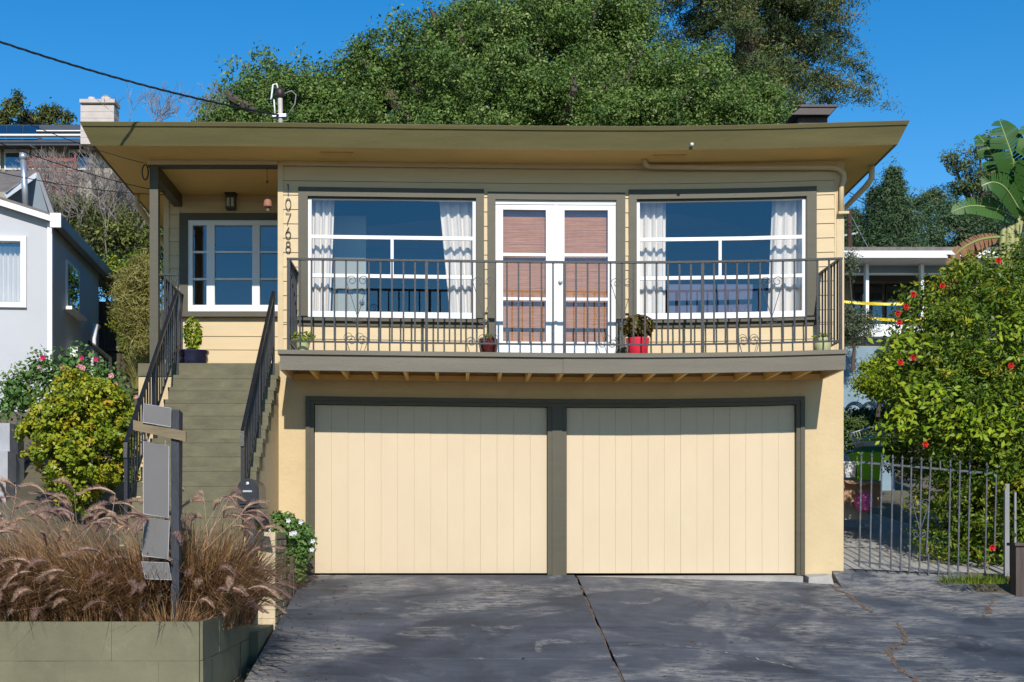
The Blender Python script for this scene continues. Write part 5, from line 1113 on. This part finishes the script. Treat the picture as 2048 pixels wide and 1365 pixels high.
# jade bush and rose bush
YJ = -1.6
plant('jade_bush', 'rounded yellow green jade bush in front of the stairs', 'bush', (PX(165, YJ), YJ, .1), [lob(165, 830, YJ, 78), lob(110, 850, YJ, 58), lob(215, 850, YJ, 60), lob(150, 785, YJ, 48), lob(200, 800, YJ, 45), lob(125, 905, YJ - .2, 62), lob(190, 905, YJ - .2, 62), lob(80, 870, YJ, 40), lob(250, 880, YJ, 30), lob(240, 920, YJ, 38), lob(160, 960, YJ, 60)], 620, 34, .085, .052, .62, 'jade', 81, .05, .72, 10)
YRO = -.2
rb = plant('rose_bush', 'leggy rose bush with pink blooms against the grey house', 'bush', (PX(110, YRO), YRO, .7), [lob(30, 770, YRO, 38), lob(80, 745, YRO, 40), lob(50, 800, YRO, 35), lob(150, 735, YRO, 38), lob(205, 760, YRO, 36), lob(235, 790, YRO, 28), lob(110, 770, YRO, 36), lob(15, 810, YRO, 26), lob(240, 830, YRO, 20)], 300, 12, .15, .06, .6, 'rose', 82, .03, .2, 9)
for k, (a, b, c, r_) in enumerate(((86, 716, 'hotpink', .05), (164, 717, 'hotpink', .04), (193, 719, 'hotpink', .04), (160, 736, 'pink', .06), (166, 737, 'pink', .055), (127, 737, 'peach', .05), (128, 763, 'pink', .05), (223, 752, 'pink', .05), (272, 795, 'pink', .04), (78, 735, 'pink', .03), (232, 770, 'peach', .04))): blossom(P(a, b, YRO - .35), r_ * .72, c, rb, 7, k + 50)
# geranium bush beside the garage
gb_ = plant('geranium_bush', 'leafy green geranium with white flowers beside the garage door', 'bush', (-2.0, -.8, .05), [lob(575, 1062, -.9, 34), lob(595, 1085, -.9, 30), lob(590, 1120, -.9, 26), lob(555, 1055, -1.1, 26), lob(600, 1060, -.8, 18), lob(590, 1145, -.9, 16)], 260, 30, .08, .042, .75, 'rose', 83, .02, .4, 6)
for k, (a, b) in enumerate(((577, 1042), (590, 1066), (583, 1068), (602, 1045), (626, 1083), (624, 1100), (540, 1060))): blossom(P(a, b, -1.2), .03, 'white', gb_, 5, k + 90)
plant('small_succulent', 'small lime green succulent on the brick planter pier', 'succulent', (PX(524, -2.3), -2.3, .48), [lob(524, 1052, -2.3, 11)], 30, 20, .035, .035, .5, 'lime', 84, .006, .3, 2)
# fountain grass
hair = []
for v_ in range(4):
    rr2 = random.Random(100 + v_); m_ = MB(); Ln = .20 + .025 * v_
    def cv(u): return Vector((Ln * u, 0, Ln * (.18 * math.sin(u * 2.2) - .42 * u * u)))
    m_.tube([cv(i / 7) for i in range(8)], [.003, .006, .008, .009, .008, .006, .004, .001], 5)
    for i in range(420):
        u = rr2.uniform(0, 1); p = cv(u); a = rr2.uniform(0, 6.28); r_ = rr2.uniform(.02, .040) * math.sin(math.pi * (u * .86 + .1)); d = Vector((.028, math.cos(a) * r_, math.sin(a) * r_)); s_ = Vector((0, -math.sin(a), math.cos(a))) * .0013
        m_.add([p - s_, p + s_, p + d], [(0, 1, 2)])
    me = bpy.data.meshes.new('plume'); me.from_pydata([tuple(v) for v in m_.v], [], m_.f); me.update(); hair.append(me)
pm_ = [paint('plume_' + n_, c, .25, 14, .8, 0) for n_, c in (('tan', (.50, .325, .225)), ('purple', (.33, .20, .165)))]
for i, me in enumerate(hair): me.materials.append(pm_[i % 2])
labels = ['tan plumed fountain grass spilling over the planter corner', 'fountain grass clump growing around the sign post', 'fountain grass with long plumes at the street end of the planter', 'purple plumed fountain grass below the jade bush', 'fountain grass leaning against the cream brick pier', 'fountain grass clump between the jade bush and the planter wall', 'upright fountain grass in front of the lower steps']
spots = [(395, -5.0, 2000, 30), (300, -5.1, 1900, 34), (40, -5.3, 2000, 52), (170, -5.2, 2000, 54), (440, -4.4, 1700, 34), (110, -4.3, 1700, 44), (370, -4.1, 1700, 40)]
for k, ((px, y, n_, npl), lab) in enumerate(zip(spots, labels)):
    base = (PX(px, y), y, -.34); swx = -.30 if px < 250 else (-.05 if px < 380 else .07)
    t, root, d = blades('fountain_grass', lab, 'grass', base, n_, .5, 1.22, .72, .68, 'grass', 200 + k, .30, .0040, 'fountain grass clumps in the planter', (swx, -.10)); rr = np.random.default_rng(300 + k)
    st = MB()
    for j in range(npl):
        a = rr.uniform(0, 6.28) if rr.random() < .4 else rr.uniform(-2.9, -.25); el = rr.uniform(.12, 1.35); Rr = rr.uniform(.85, 1.22) * (1.0 if el > .8 else .74)
        dx, dy, hh = math.cos(a) * math.cos(el) * Rr + swx * .75, math.sin(a) * math.cos(el) * Rr * .8, max(.16, math.sin(el) * Rr * 1.02)
        b0 = Vector(base) + Vector((rr.normal(0, .1), rr.normal(0, .1), 0)); e = b0 + Vector((dx, dy, hh)); e.x = min(e.x, -1.95 + .12 * (j % 3)); st.tube([b0, b0.lerp(e, .55) + Vector((-dx * .18, -dy * .18, .13)), e], .0022, 3, False)
        o = link('plume', hair[j % 4], None, t); az = math.atan2(dy - .1, dx + swx) + rr.normal(0, .35); s_ = rr.uniform(.85, 1.3)
        o.matrix_basis = Matrix.Translation(e) @ Matrix.Rotation(az, 4, 'Z') @ Matrix.Rotation(-rr.uniform(-.25, .7) * (1 if el > .6 else .4), 4, 'Y') @ Matrix.Scale(s_, 4)
    st.build('flower_stems', pm_[0], t)['kind'] = 'stuff'

blades('grass_tuft', 'short brown grass at the foot of the sign post', 'grass', (PX(345, -5.82), -5.82, -.33), 420, .15, .42, .3, .6, 'grass', 401, .2, .004)
blades('weed_patch', 'low green weeds at the foot of the iron gate', 'weeds', (PX(1950, -.45), -.45, -.10), 620, .05, .17, .12, .6, 'shrub', 410, .42, .005)

plant('side_hedge', 'dense green shrub mass beyond the flowering shrub', 'shrub', (10.5, .6, -.2), [lob(2230, 760, 1.2, 130), lob(2330, 800, 1.4, 150), lob(2240, 940, .6, 130), lob(2360, 980, .8, 150)], 900, 30, .2, .08, .42, 'shrub', 52, .06, .6, 4)
blades('fountain_grass', 'fountain grass clump at the far planter end beyond the grey block wall', 'grass', (PX(-130, -5.2), -5.2, -.34), 1800, .5, 1.2, .72, .68, 'grass', 402, .3, .004, 'fountain grass clumps in the planter', (-.2, -.1))
